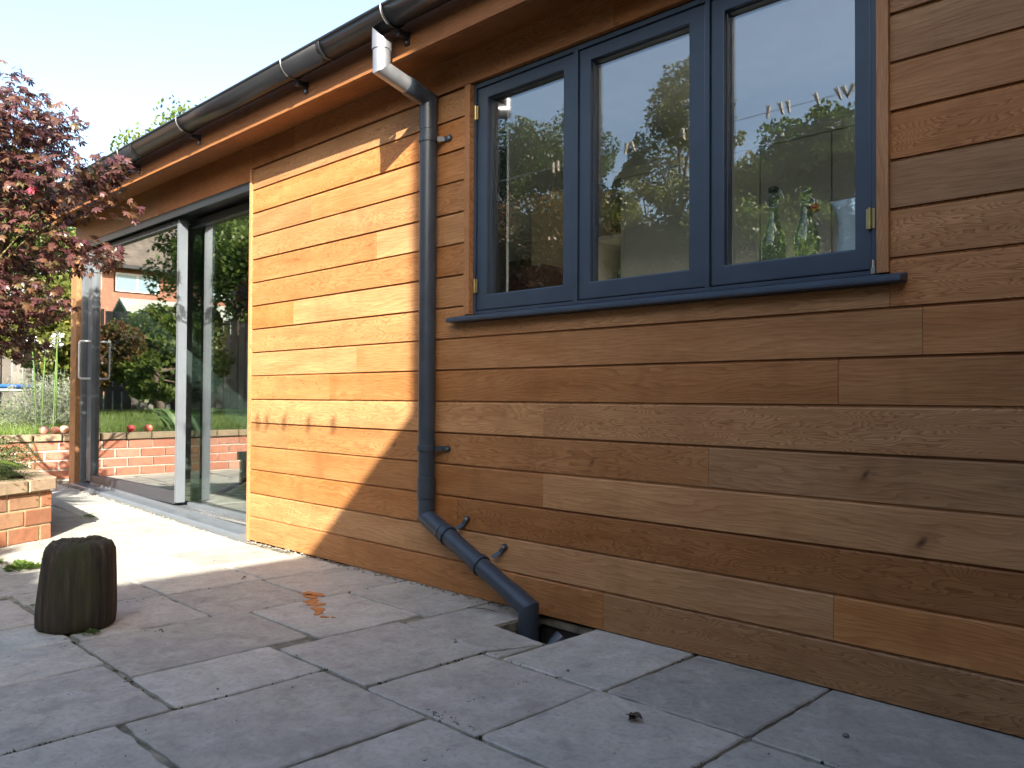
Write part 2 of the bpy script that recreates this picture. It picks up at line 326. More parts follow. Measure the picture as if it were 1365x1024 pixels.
GRASSM = leafmat('grass_blade', [(.10, .17, .025), (.15, .23, .035), (.20, .26, .06), (.12, .18, .03)], .5)
STRAP = leafmat('strap_leaf', [(.10, .19, .05), (.16, .26, .08), (.12, .2, .06)], .4, .4)
WHITEF = simple('white_blue_petal', (.75, .76, .85), .6)
APPLE = fruit()
BLUE = simple('blue_pad_vinyl', (.03, .12, .42), .45)
WHITEM = simple('white_painted_metal', (.72, .72, .70), .4)
BLACKF = simple('black_mesh_fabric', (.02, .02, .022), .8)
TILE = simple('brown_roof_tile', (.13, .105, .085), .85, var=.3, scale=3, bmp=.5, bs=30)
HBRICK = brickmat('house_red_brick', [(.32, .14, .09), (.30, .13, .085)], .3)
SHEDR = simple('shed_roof_felt', (.34, .35, .29), .9, var=.2, scale=4)
RUST = simple('orange_spill', (.36, .135, .04), .55, var=.45, scale=40)
DEBRIS = simple('dead_leaf_brown', (.06, .04, .028), .8, var=.4, scale=60)
WEEDM = leafmat('weed_leaf', [(.09, .16, .03), (.14, .22, .05), (.07, .12, .02)], .5)
CERAMIC = simple('pale_blue_white_enamel', (.72, .80, .84), .25, var=.02)
REDR = simple('red_rubber', (.4, .01, .02), .5)
DBROWN = simple('dark_brown_leather', (.07, .028, .02), .5, var=.2)
PEG = simple('pale_wood_peg', (.55, .47, .36), .7)

def gz(x): return max(0., -4.45-x)*.028
# ================================================================== GROUND / PATIO
hx0, hx1, hy0, hy1 = -2.178, -1.905, -.235, .02
g = MB(); nx = [-60, -30, -20, -14, -10, -8.2, -7.0, -6, -5, -4.45, hx1, 0, 4, 10, 30, 60]; ny = [-60, -30, -14, -8, -4, -2, -1, 1.2, 3, 8, 30, 60]
def grid_z(x): return gz(max(x, -8.2))-.0095
for i in range(len(nx)-1):
    for j in range(len(ny)-1):
        x0, x1, y0, y1 = nx[i], nx[i+1], ny[j], ny[j+1]
        if x0 == -4.45 and y0 == -1: continue
        g.add([(x0, y0, grid_z(x0)), (x1, y0, grid_z(x1)), (x1, y1, grid_z(x1)), (x0, y1, grid_z(x0))], [(0, 1, 2, 3)])
# cell with the drain hole (pit walls and floor included)
xs = [-4.45, hx0, hx1, -2+0]; z = -.035
xa, xb, ya, yb = -4.45, -2.0, -1., 1.2; z = -.0095
g.add([(xa, ya, z), (hx0, ya, z), (hx0, yb, z), (xa, yb, z)], [(0, 1, 2, 3)])
g.add([(hx0, ya, z), (hx1, ya, z), (hx1, hy0, z), (hx0, hy0, z)], [(0, 1, 2, 3)])
g.add([(hx0, hy1, z), (hx1, hy1, z), (hx1, yb, z), (hx0, yb, z)], [(0, 1, 2, 3)])
zz = -.30
g.add([(hx0, hy0, z), (hx1, hy0, z), (hx1, hy1, z), (hx0, hy1, z), (hx0, hy0, z-.03), (hx1, hy0, z-.03), (hx1, hy1, z-.03), (hx0, hy1, z-.03)], [(0, 1, 5, 4), (1, 2, 6, 5), (2, 3, 7, 6), (3, 0, 4, 7)])
pit = MB().add([(hx0-.01, hy0-.01, z-.0305), (hx1+.01, hy0-.01, z-.0305), (hx1+.01, hy1+.01, z-.0305), (hx0-.01, hy1+.01, z-.0305), (hx0, hy0, zz), (hx1, hy0, zz), (hx1, hy1, zz), (hx0, hy1, zz)], [(0, 1, 5, 4), (1, 2, 6, 5), (2, 3, 7, 6), (3, 0, 4, 7), (4, 5, 6, 7)])
props(pit.build('drain_pit', simple('shade_dark_pit', (.02, .018, .016), .9)), kind='structure')  # soil made near black, putting the hole's shade into its colour
props(g.build('ground', JOINT), kind='structure')

patio = empty('patio', (0, 0, 0), kind='structure')
PV = []
def slab(poly, zoff=None, gap=.0068):
    """irregular riven slab from an outline (x,y)"""
    cx = sum(p[0] for p in poly)/len(poly); cy = sum(p[1] for p in poly)/len(poly)
    n = len(poly); out = []
    A = sum(poly[i][0]*poly[(i+1) % n][1]-poly[(i+1) % n][0]*poly[i][1] for i in range(n))
    if A < 0: poly = poly[::-1]
    # inset
    ins = []
    for i in range(n):
        p0, p1, p2 = Vector(poly[i-1]), Vector(poly[i]), Vector(poly[(i+1) % n])
        a = (p1-p0).normalized(); b = (p2-p1).normalized(); n1 = Vector((-a.y, a.x)); n2 = Vector((-b.y, b.x)); ins.append(p1+(n1+n2)*gap*random.uniform(.6, 1.3))
    ring = []
    for i in range(n):
        a, b = ins[i], ins[(i+1) % n]; m = max(2, int((b-a).length/.028))
        nn = Vector((-(b-a).y, (b-a).x)).normalized()
        for k in range(m):
            p = a+(b-a)*(k/m); j = noise.noise(Vector((p.x*16, p.y*16, 3)))*.006+noise.noise(Vector((p.x*60, p.y*60, 7)))*.0025+random.uniform(-.0012, .0012); 
            if k == 0: j = .004
            ring.append(p+nn*j)
    z0 = random.uniform(-.0014, .0014) if zoff is None else zoff; tx = random.uniform(-.003, .003); ty = random.uniform(-.003, .003)
    Z = lambda p, d: gz(p.x)+z0+tx*(p.x-cx)+ty*(p.y-cy)+d
    c = Vector((cx, cy)); m = len(ring)
    inner = [p+(c-p).normalized()*.005 for p in ring]
    vs = [(p.x, p.y, Z(p, -.05)) for p in ring]+[(p.x, p.y, Z(p, -.0035)) for p in ring]+[(p.x, p.y, Z(p, 0)) for p in inner]+[(cx, cy, Z(c, 0))]
    if len(poly) != 4: vs.pop()
    fs = []
    for r in range(2):
        fs += [(r*m+i, r*m+(i+1) % m, (r+1)*m+(i+1) % m, (r+1)*m+i) for i in range(m)]
    if len(poly) != 4: fs.append(tuple(2*m+i for i in range(m)))
    else: fs += [(2*m+i, 2*m+(i+1) % m, 3*m) for i in range(m)]
    o = MB().add(vs, fs).build('paving_slab', SLAB, patio); return o
def rs(x0, x1, y0, y1): slab([(x0, y0), (x1, y0), (x1, y1), (x0, y1)])
T = .045
for r in [(-3.90, -3.45, -.44, T-.06), (-3.45, -2.99, -.46, T), (-2.99, -2.44, -.32, T), (-1.895, -1.48, -.48, T), (-1.48, -1.03, -.475, T), (-1.03, -.48, -.48, T), (-.48, .1, -.48, T), (.1, .7, -.48, T),
          (-3.90, -3.47, -.89, -.44), (-3.47, -2.99, -.90, -.46), (-2.99, -2.48, -.77, -.32), (-1.98, -1.50, -.945, -.48), (-1.50, -1.03, -.945, -.475), (-1.03, -.42, -.95, -.48), (-.42, .3, -.95, -.48),
          (-3.90, -3.50, -1.36, -.89), (-3.50, -3.02, -1.37, -.90), (-3.02, -2.53, -1.385, -.77), (-2.48, -1.98, -.935, -.44), (-2.53, -2.19, -1.395, -.935), (-2.19, -1.68, -1.54, -.94), (-1.68, -1.20, -1.4, -.945), (-1.20, -.60, -1.4, -.945), (-.60, .1, -1.4, -.95),
          (-3.36, -3.05, -1.9, -1.37), (-3.05, -2.71, -1.85, -1.385), (-2.71, -2.20, -1.82, -1.395), (-2.20, -1.70, -2.0, -1.54), (-1.70, -1.2, -1.9, -1.4), (-1.2, -.6, -1.9, -1.4),
          (-3.84, -3.36, -1.85, -1.37), (-3.05, -2.55, -2.4, -1.85), (-3.7, -3.05, -2.4, -1.9)]: rs(*r)
slab([(-2.44, -.44), (-1.98, -.455), (-1.90, -.26), (-2.18, -.225), (-2.18, T), (-2.44, T)])
slab([(-1.975, -.48), (-1.90, -.48), (-1.90, -.275)])
# lit area towards the door and round the planter
xr = -3.90
for wdt in (.46, .50, .44, .52, .46, .50, .45, .5, .46):
    y = -.06; hs = random.choice([(.40, .46, .5, .46), (.48, .44, .46, .46), (.44, .5, .42, .46)])
    for hgt in hs:
        rs(xr-wdt, xr, y-hgt, y); y -= hgt
    xr -= wdt

# loose grit along the wall foot and the threshold
gv = []
for i in range(480):
    x = RS.uniform(-7.6, -2.3); y = -.075+RS.normal(0, .012)+(.055 if x > -4.45 else 0); s = RS.uniform(.002, .007)
    if -2.19 < x < -1.88: continue
    c = np.array([x, y, gz(x)+.001]); a = RS.uniform(0, 6.28)
    R = np.array([[math.cos(a), -math.sin(a), 0], [math.sin(a), math.cos(a), 0], [0, 0, 1]])
    q = np.array([[-1, -1, 0], [1, -.8, 0], [.9, 1, 0], [-1, .8, 0], [-.5, -.5, 1], [.5, -.5, .9], [.5, .5, .8], [-.5, .5, 1]])*s
    q = q@R.T+c
    for f in ((0, 1, 5, 4), (1, 2, 6, 5), (2, 3, 7, 6), (3, 0, 4, 7), (4, 5, 6, 7)): gv.append(q[list(f)])
props(link('gravel', cloud_mesh('gravel', np.concatenate(gv), 4), GRAVEL), 'loose pale grit lying along the foot of the timber wall and door sill', 'gravel', kind='stuff')

# ================================================================== HOUSE
house = empty('timber_clad_house', (-3.5, 2, 0), 'single storey extension clad in orange cedar boards with sliding glass door', 'house')
P = .135; WR = 1.05; WL = -7.50; DX0, DX1 = -7.36, -4.475; WX0, WX1 = -2.602, -.862
def board(name, x0, x1, z0, z1, y=0., th=.02, mat=CEDAR, ch=.004):
    x0 += .0008; x1 -= .0008
    lip = .0075 if mat is CEDAR and z1-z0 > .1 and z1 < 2.1 else 0
    pr = [(y+th, z0), (y, z0+.001), (y, z1-ch), (y+ch*.8, z1), (y+.0085, z1), (y+.0085, z1+lip), (y+th, z1+lip)] if lip else [(y+th, z0), (y, z0+.001), (y, z1-ch), (y+ch*.8, z1), (y+th, z1)]
    return MB().prism([(a, b) for a, b in pr], x0, x1).build(name, mat, house, rn=True)
JN = {0: [-1.858], 1: [-3.564, -1.021], 2: [-2.645], 3: [-2.152], 4: [-4.045, -1.431], 5: [-2.15], 6: [-3.637, -1.007], 7: [-3.4, -.778], 8: [-2.244], 9: [-3.995], 11: [-3.24], 13: [-3.824]}
for k in range(16):
    z0 = k*P+.0074; z1 = (k+1)*P-.0004
    if k == 0: z0 = .004
    if k == 15: z1 = 2.150
    xs = [DX1+.018]+sorted(JN.get(k, []))+[WR]
    for a, b in zip(xs[:-1], xs[1:]):
        jit = random.uniform(-.0012, .0012)
        for (lo, hi) in ([(a, b)] if k < 8 else [(a, min(b, WX0))]+[(max(a, WX1), b)]):
            if hi-lo > .02: board('cladding_board', lo, hi, z0, z1, y=jit)
        if k == 8:
            lo, hi = max(a, WX0), min(b, WX1)
            if hi-lo > .02: board('cladding_board', lo, hi, z0, 1.150, y=jit)
# broken lip under the joint in the seventh course
# trim round door and window
MB().box((DX1, -.012, 0), (DX1+.017, .06, 2.152)).build('trim_board', CEDAR_V, house, rn=True)
MB().box((WX0, -.012, 1.182), (WX0+.032, .03, 2.152)).build('trim_board', CEDAR_V, house, rn=True)
MB().box((WX1-.032, -.012, 1.182), (WX1, .03, 2.152)).build('trim_board', CEDAR_V, house, rn=True)
MB().box((WL, -.035, 0.06), (DX0, .06, 2.075)).build('corner_post', CEDAR_V, house, bevel=.003)
MB().box((WL, .0605, 0.06), (WL+.02, 4.6, 2.3)).build('gable_cladding', CEDAR_V, house, rn=True)
for a, b, zz0 in ((WL, -5.8, 2.088), (-5.8, DX1+.018, 2.088), (DX1+.018, -3.997, 2.158), (-3.997, -1.813, 2.158), (-1.813, WR, 2.158)):
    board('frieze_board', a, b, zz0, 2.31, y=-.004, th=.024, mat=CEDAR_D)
for a, b in ((WL-.02, -5.9), (-5.9, -3.44), (-3.44, -1.1), (-1.1, WR)):   # soffit, pitched slightly up towards the wall
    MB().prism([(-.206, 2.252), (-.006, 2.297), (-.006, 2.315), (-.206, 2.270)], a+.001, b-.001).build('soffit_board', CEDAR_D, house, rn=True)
for a, b in ((WL-.02, -4.96), (-4.96, -2.05), (-2.05, WR)):
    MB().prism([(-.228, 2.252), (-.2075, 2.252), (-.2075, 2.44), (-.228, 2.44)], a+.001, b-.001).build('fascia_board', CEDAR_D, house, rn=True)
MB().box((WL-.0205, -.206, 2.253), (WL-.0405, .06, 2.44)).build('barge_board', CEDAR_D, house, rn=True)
# inner structure (behind the boards)
iw = MB()
iw.box((DX1+.02, .0225, 0), (WX0, .24, 2.42)); iw.box((WX0, .0225, 0), (WX1, .24, 1.145)); iw.box((WX1, .0225, 0), (WR, .24, 2.42)); iw.box((WX0, .0225, 2.155), (WX1, .24, 2.42))
iw.box((WL+.02, .07, 2.09), (DX1+.02, .24, 2.42)); iw.box((WL+.025, .0605, .05), (DX0, .24, 2.07))
iw.build('wall', MEMB, house)
il = MB()
il.box((DX1+.03, .241, .03), (WX0-.0, .255, 2.40)); il.box((WX0, .241, .03), (WX1, .255, 1.14)); il.box((WX1, .241, .03), (WR, .255, 2.40)); il.box((WX0, .241, 2.155), (WX1, .255, 2.40))
il.box((WL+.03, .241, 2.08), (DX1+.03, .255, 2.40))
il.box((WR-.05, .26, .03), (WR, 4.4, 2.6))
il.build('plaster_lining', PLASTER, house)
MB().box((WL+.03, 4.4, .03), (WR, 4.5, 2.6)).box((WL+.03, .26, .03), (WL+.06, 4.399, 2.6)).build('dark_inner_wall', simple('dark_grey_interior_paint', (.10, .105, .11), .7), house)
MB().box((-4.3, .245, .0305), (WR-.05, 4.4, .036)).build('bounce_floor', PLASTER, house)  # unseen white sheet added to bounce light towards the cabinets
MB().box((WL+.03, .06, -.03), (WR, 4.5, .03)).build('interior_floor', FLOORM, house)
cl = MB()     # ceiling; its two openings are added, out of view, to light the kitchen
for a in ((WL+.06, .26, -4.2, 4.4), (-4.2, .545, -1.6, 4.4), (-1.6, .545, WR-.05, 2.5), (-1.6, 4.0, WR-.05, 4.4), (.6, 2.5, WR-.05, 4.0), (-4.2, .256, WR-.05, .28)):
    cl.box((a[0], a[1], 2.405), (a[2], a[3], 2.425))
cl.build('ceiling', PLASTER, house)
rf = MB()  # same added openings, so sun and sky reach the interior
for a in ((WL-.03, -.22, -4.2, 4.7), (-4.2, .545, -1.6, 4.7), (-1.6, .545, WR, 2.5), (-1.6, 4.0, WR, 4.7), (.6, 2.5, WR, 4.0), (-4.2, -.22, WR, .28)):
    zl = lambda y: 2.47+.05*(y+.2)
    rf.prism([(a[1], zl(a[1])-.02), (a[3], zl(a[3])-.02), (a[3], zl(a[3])+.03), (a[1], zl(a[1])+.03)], a[0], a[2])
rf.build('roof', MEMB, house, rn=True)
# warm wall stub behind the cabinets
MB().box((-4.45, 2.35, .03), (-3.50, 2.45, 2.404)).build('chimney_breast', WARMWALL, house)

# ---- window
win = empty('window', (-1.73, 0, 1.18), parent=house); win.location = Vector((-1.73, 0, 1.18))-world_loc(house)
def ring(x0, x1, z0, z1, wl, wr, wb, wt, y0, y1, name, mat, parent, bev=.004):
    m = MB(); a = [(x0, z0), (x1, z0), (x1, z1), (x0, z1)]; b = [(x0+wl, z0+wb), (x1-wr, z0+wb), (x1-wr, z1-wt), (x0+wl, z1-wt)]
    vs = [(p[0], y0, p[1]) for p in a]+[(p[0], y0, p[1]) for p in b]+[(p[0], y1, p[1]) for p in a]+[(p[0], y1, p[1]) for p in b]
    fs = []
    for i in range(4):
        j = (i+1) % 4
        fs += [(i, j, 4+j, 4+i), (8+j, 8+i, 12+i, 12+j), (i, 8+i, 8+j, j), (4+i, 4+j, 12+j, 12+i)]
    return m.add(vs, fs).build(name, mat, parent, bevel=bev)
fr = MB(); FX0, FX1 = WX0+.033, WX1-.033; FZ0, FZ1 = 1.182, 2.150
wf = MB().box((FX0, .012, FZ1-.016), (FX1, .075, FZ1)).box((FX0, .012, FZ0), (FX1, .075, FZ0+.012))
for a, b in ((FX0, FX0+.014), (-2.018, -1.996), (-1.452, -1.436), (FX1-.022, FX1)): wf.box((a, .012, FZ0+.0125), (b, .075, FZ1-.0165))
wf.build('window_frame', FRAME, win, rn=True)
SAS = [(FX0+.017, -2.021, .060, .052), (-1.993, -1.455, .053, .062), (-1.433, FX1-.025, .048, .046)]
for i, (a, b, wl, wr) in enumerate(SAS):
    ring(a, b, FZ0+.0155, FZ1-.019, wl, wr, .062, .048, .018, .07, 'window_sash', FRAME, win)
    ring(a+wl-.004, b-wr+.004, FZ0+.0155+.058, FZ1-.019-.044, .008, .008, .008, .008, .034, .05, 'glazing_bead', FRAME, win, .002)
    MB().box((a+wl-.002, .050, FZ0+.075), (b-wr+.002, .056, FZ1-.063)).build('glass_pane', GLASS, win)
MB().prism([(.0115, 1.150), (.0115, 1.181), (-.045, 1.170), (-.052, 1.163), (-.052, 1.150)], WX0-.072, WX1+.046).build('window_sill', FRAME, win, bevel=.004)
for hx, hz in ((FX0+.0155, 2.03), (FX0+.0155, 1.30), (FX1-.0235, 1.34), (FX1-.0235, 2.03)):
    h = MB().tube([(hx, .006, hz-.03), (hx, .006, hz+.03)], .0045, 8).box((hx-.012, .009, hz-.028), (hx+.012, .0118, hz+.028))
    h.build('hinge', BRASS, win)
MB().box((FX1-.018, -.004, 1.182), (FX1-.006, .0115, 1.20)).tube([(FX1-.012, .004, 1.20), (FX1-.012, .004, 1.222)], .006, 8).build('sash_stop', STEEL, win)
MB().box((WX0+.04, .077, 1.165), (WX1-.04, .30, 1.20)).build('inner_window_board', PLASTER, win)

# ---- sliding door
dr = empty('sliding_door', (-5.9, 0, .05), parent=house); dr.location = Vector((-5.9, 0, .05))-world_loc(house)
HZ = 2.085
def sz(x): return gz(x)*.95   # the sill follows the paving
m = MB()
vs = []
for x in (DX0-.02, DX1-.001):
    z = sz(x); vs += [(x, -.062, z-.03), (x, -.062, z+.028), (x, -.052, z+.036), (x, .03, z+.040), (x, .03, z+.058), (x, .20, z+.058), (x, .20, z-.03)]
n = 7; m.add(vs, [(i, (i+1) % n, n+(i+1) % n, n+i) for i in range(n)]+[tuple(range(n))[::-1], tuple(range(n, 2*n))]); m.build('door_sill', DOORM, dr, rn=True)
MB().box((DX0+.001, -.006, HZ-.048), (DX1-.001, .012, HZ)).box((DX0+.001, .0125, HZ-.03), (DX1-.001, .20, HZ-.001)).build('door_head', DARK, dr, rn=True)
MB().box((DX0+.001, .0, .05), (DX0+.035, .20, HZ-.05)).build('door_frame', DOORM, dr, bevel=.002)
MB().box((DX1-.012, .062, .03), (DX1-.001, .20, HZ-.05)).build('door_frame', DOORM, dr, rn=True)
# front (sliding) leaf
LX0, LX1 = DX0+.075, -5.535
for a, b, y0, y1, z0, z1, mt, nm in ((LX0, LX0+.10, .03, .10, .115, HZ-.052, DOORM, 'door_stile'), (LX1-.038, LX1, .034, .092, .112, HZ-.052, DOORM, 'door_stile'),
                          (LX0+.101, LX1-.046, .035, .095, .10, .185, DOORD, 'bottom_rail'), (LX0+.101, LX1-.046, .035, .095, HZ-.09, HZ-.052, DOORD, 'top_rail')):
    MB().box((a, y0, z0), (b, y1, z1)).build(nm, mt, dr, bevel=.002)
MB().box((LX0+.099, .06, .18), (LX1-.044, .068, HZ-.088)).build('glass_pane', DGLASS, dr)
MB().box((DX0+.036, .06, .115), (LX0-.001, .14, HZ-.052)).build('jamb_channel', DOORD, dr, rn=True)
# rear (fixed) leaf
RX0, RX1 = LX1+.001, DX1-.013
for a, b, z0, z1, nm in ((RX0-.049, RX1, .06, .105, 'bottom_rail'), (RX0-.049, RX1, HZ-.10, HZ-.05, 'top_rail')):
    MB().box((a, .128, z0), (b, .19, z1)).build(nm, DOORM if 'bottom' in nm else DOORD, dr, bevel=.002)
MB().box((RX0-.049, .15, .10), (RX1, .158, HZ-.098)).build('glass_pane', DGLASS, dr)
MB().box((RX0, .04, .06+.012), (DX1-.02, .05, .085)).box((RX0, .09, .06+.012), (DX1-.02, .10, .085)).build('sill_track', STEEL, dr)
def dhandle(y0, out, name):
    x = LX0+.07; z0, z1 = .97, 1.275; r = .009; pts = [(x, y0, z0)]
    for k in range(5): a = math.pi/2*k/4; pts.append((x, y0+out-(.02*math.copysign(1, out))*(1-math.sin(a)), z0+.02*(1-math.cos(a))) )
    for k in range(5): a = math.pi/2*k/4; pts.append((x, y0+out-(.02*math.copysign(1, out))*(1-math.cos(a)), z1-.02*(1-math.sin(a))))
    pts.append((x, y0, z1)); return MB().tube(pts, r, 10).build(name, WHITEM, dr)
dhandle(.03, -.085, 'door_handle'); dhandle(.10, .085, 'door_handle')

# ================================================================== GUTTER + DOWNPIPE
GY, GZ, GR = -.304, 2.409, .063
gut = empty('gutter', (-3.3, GY, GZ), 'dark graphite half-round gutter running along the cedar fascia', 'gutter')
def arcp(r, a0, a1, n, x): return [(x, GY+r*math.cos(a), GZ+r*math.sin(a)) for a in [a0+(a1-a0)*i/n for i in range(n+1)]]
GX0, GX1 = WL+.42, WR
m = MB(); n = 16; A0, A1 = math.pi, 2*math.pi
def strip(m, r_o, r_i, x0, x1, A0=A0, A1=A1):
    o0, o1, i0, i1 = arcp(r_o, A0, A1, n, x0), arcp(r_o, A0, A1, n, x1), arcp(r_i, A0, A1, n, x0), arcp(r_i, A0, A1, n, x1)
    vs = o0+o1+i0+i1; k = n+1
    fs = []; 
    for i in range(n): fs += [(i, k+i, k+i+1, i+1), (2*k+i, 2*k+i+1, 3*k+i+1, 3*k+i), (i, i+1, 2*k+i+1, 2*k+i), (k+i, 3*k+i, 3*k+i+1, k+i+1)]
    m.add(vs, fs, True); m.add([o0[0], o1[0], i1[0], i0[0]], [(0, 1, 2, 3)]); m.add([o0[-1], o1[-1], i1[-1], i0[-1]], [(3, 2, 1, 0)])
for a, b in ((GX0, -5.36), (-5.34, -3.2), (-3.18, -.9), (-.88, GX1)): strip(m, GR, GR-.0025, a, b)
m.tube([(GX0, GY-GR+.002, GZ+.004), (GX1, GY-GR+.002, GZ+.004)], .008, 10)
m.build('gutter_channel', DARK, gut)
for x in (GX0, GX1-.004):
    e = arcp(GR+.001, A0, A1, n, x); MB().add(e+[(x+.004, p[1], p[2]) for p in e], [tuple(range(n+1)), tuple(range(n+1, 2*n+2))[::-1]]+[(i, n+1+i, n+2+i, i+1) for i in range(n)]).build('gutter_end_cap', DARK, gut)
for x in (-5.35, -3.19, -.89):
    m = MB(); strip(m, GR+.0018, GR+.0005, x-.014, x+.014); m.build('gutter_union', DARK, gut)
for x in (-6.55, -5.55, -4.66, -3.50, -2.715, -1.9, -1.1, -.3):
    m = MB(); strip(m, GR+.0045, GR+.0005, x-.007, x+.007); br = m.build('gutter_bracket', DARK, gut)
    MB().box((x-.011, GY+.02, GZ-GR-.030), (x+.011, -.2285, GZ-GR-.004)).box((x-.014, -.2345, GZ-GR-.055), (x+.014, -.2285, GZ-GR-.003)).build('bracket_foot', DARK, br)
    MB().tube([(x, -.240, GZ-GR-.044), (x, -.2335, GZ-GR-.044)], .006, 8).build('bracket_screw', STEEL, br)
    w2 = MB(); strip(w2, GR+.0068, GR+.0047, x-.0022, x+.0022, math.pi*.97, math.pi*1.36); w2.build('clip_wire', STEEL, br)

PX, PY, PR = -2.795, -.050, .037
pipe = empty('downpipe', (PX, PY, .3), 'slate grey downpipe with bright galvanised swan neck, kicked sideways to the drain', 'downpipe')
NY = -.303
zt = GZ-GR
# outlet shoe: oblique cut top
m = MB(); nn = 24; vs = []
for j in range(nn):
    a = 2*math.pi*j/nn; vs.append((PX+.041*math.cos(a), NY+.041*math.sin(a), 2.272))
for j in range(nn):
    a = 2*math.pi*j/nn; vs.append((PX+.041*math.cos(a), NY+.041*math.sin(a), zt+.030-(.078)*(0.5+.5*math.cos(a-.35))))
m.add(vs, [(j, (j+1) % nn, nn+(j+1) % nn, nn+j) for j in range(nn)], True); m.build('outlet_cup', ZINC, pipe)
zb = 2.197
MB().tube([(PX, NY, 2.271), (PX, NY, zb), (PX, -.175, 2.162)], PR, 28, mitre=True).build('neck_elbow', ZINC, pipe)
MB().tube([(PX, -.176, 2.163), (PX, -.112, 2.1455)], PR+.003, 28).build('pipe_collar', PIPE, pipe)
MB().tube([(PX, -.1115, 2.1455), (PX, PY, 2.129), (PX, PY, 1.998)], PR+.001, 28, mitre=True).build('neck_elbow', PIPE, pipe)
MB().tube([(PX, PY, 1.997), (PX, PY, .485)], PR, 28).build('pipe_length', PIPE, pipe)
MB().tube([(PX, PY, .486), (PX, PY, .395)], PR+.0035, 28).build('pipe_collar', PIPE, pipe)
BX, BZ, BY = -2.125, .052, -.105
d = Vector((BX-PX, BY-PY, BZ-.318)).normalized(); A = Vector((PX, PY, .318)); B = Vector((BX, BY, BZ))
MB().tube([(PX, PY, .394), A, A+d*.14], PR+.001, 28, mitre=True).build('lower_elbow', PIPE, pipe)
MB().tube([A+d*.1405, B-d*.11], PR-.001, 28).build('pipe_length', PIPE, pipe)
MB().tube([B-d*.111, B, Vector((BX, BY, -.26))], PR+.002, 28, mitre=True).build('lower_elbow', PIPE, pipe)
def clamp(c, ax, arm):   # c centre on pipe, ax pipe axis, arm: direction along the wall of the fixing lug
    c = Vector(c); ax = Vector(ax).normalized(); arm = Vector(arm).normalized()
    k = MB().tube([c-ax*.011, c+ax*.011], PR+.0055, 24).build('pipe_bracket', PIPE, pipe)
    e = c+arm*.092; e.y = -.008; s0 = c+arm*(PR-.004); s0.y = -.036; s1 = c+arm*.062; s1.y = -.012
    per = ax
    vs = []
    for p in (s0, s1, e):
        vs += [p+per*.010, p-per*.010, p+per*.010+Vector((0, .005, 0)), p-per*.010+Vector((0, .005, 0))]
    MB().add(vs, [(0, 1, 5, 4), (4, 5, 9, 8), (3, 2, 6, 7), (7, 6, 10, 11), (0, 4, 6, 2), (4, 8, 10, 6), (5, 1, 3, 7), (9, 5, 7, 11), (8, 9, 11, 10)]).tube([e+Vector((0, -.003, 0)), e+Vector((0, .006, 0))], .0125, 14, smooth=False).build('bracket_arm', PIPE, k)
    MB().tube([e+Vector((0, -.007, 0)), e+Vector((0, -.003, 0))], .006, 8).build('screw', STEEL, k)
clamp((PX, PY, 1.955), (0, 0, 1), (1, 0, 0)); clamp((PX, PY, .612), (0, 0, 1), (1, 0, 0))
perp = Vector((-d.z, 0, d.x))
clamp(A+d*.17, d, perp+d*.35); clamp(A+d*.41, d, perp+d*.35)
MB().tube([(-2.03, -.17, -.20), (-1.99, -.10, -.05), (-1.98, -.08, -.03)], .030, 20).build('buried_pipe', PIPE, None)
o = bpy.data.objects['buried_pipe']; o.name = 'drain_pipe'; props(o, 'short blue-grey pipe end poking up inside the square drain hole', 'pipe')

# ================================================================== INTERIOR THINGS
cab = empty('kitchen_cabinet', (-2.2, 1.6, .03), 'tall grey kitchen cabinets with an open shelf seen through the window', 'cabinet')
CY = 1.62; CT = 2.20
MB().box((-3.24, CY-.005, CT-.05), (.6, 2.2, CT)).build('top_panel', CAB, cab)
MB().box((-3.24, 2.17, .1), (.6, 2.2, CT-.051)).build('back_panel', CAB, cab)
for x in (-3.235, -3.02): MB().box((x, CY, .1), (x+.02, 2.169, CT-.051)).build('side_panel', CAB, cab)
for z in (1.03, 1.40, 1.80): MB().box((-3.214, CY+.01, z), (-3.021, 2.169, z+.022)).build('shelf', CAB, cab)
xx = [-2.998, -2.115, -1.735, -1.2, -.6, 0, .6]
for a, b in zip(xx[:-1], xx[1:]): MB().box((a+.003, CY, .12), (b-.004, CY+.022, CT-.056)).build('cabinet_door', CAB, cab, bevel=.001)
for i, (x, z, r, h) in enumerate([(-3.07, 1.822, .030, .13), (-3.125, 1.822, .028, .20), (-3.18, 1.822, .026, .10), (-3.07, 1.422, .030, .16), (-3.125, 1.422, .026, .2), (-3.18, 1.422, .026, .12)]):
    o = MB().lathe((x, CY+.14, z), [(r*.6, 0), (r*.65, .006), (r*.9, h*.4), (r, h), (r-.003, h), (r*.85, h*.4), (r*.5, .01)], 16).build('drinking_glass', BOTTLE)
    props(o, ('short clear glass', 'tall clear glass', 'squat clear glass', 'wide clear glass', 'slim clear glass', 'low clear glass')[i]+(' nearest the side panel', ' in the middle', ' furthest left')[i % 3]+(' on the upper open cabinet shelf' if z > 1.6 else ' on the lower open cabinet shelf'), 'glass', 'glassware in the open cabinet')
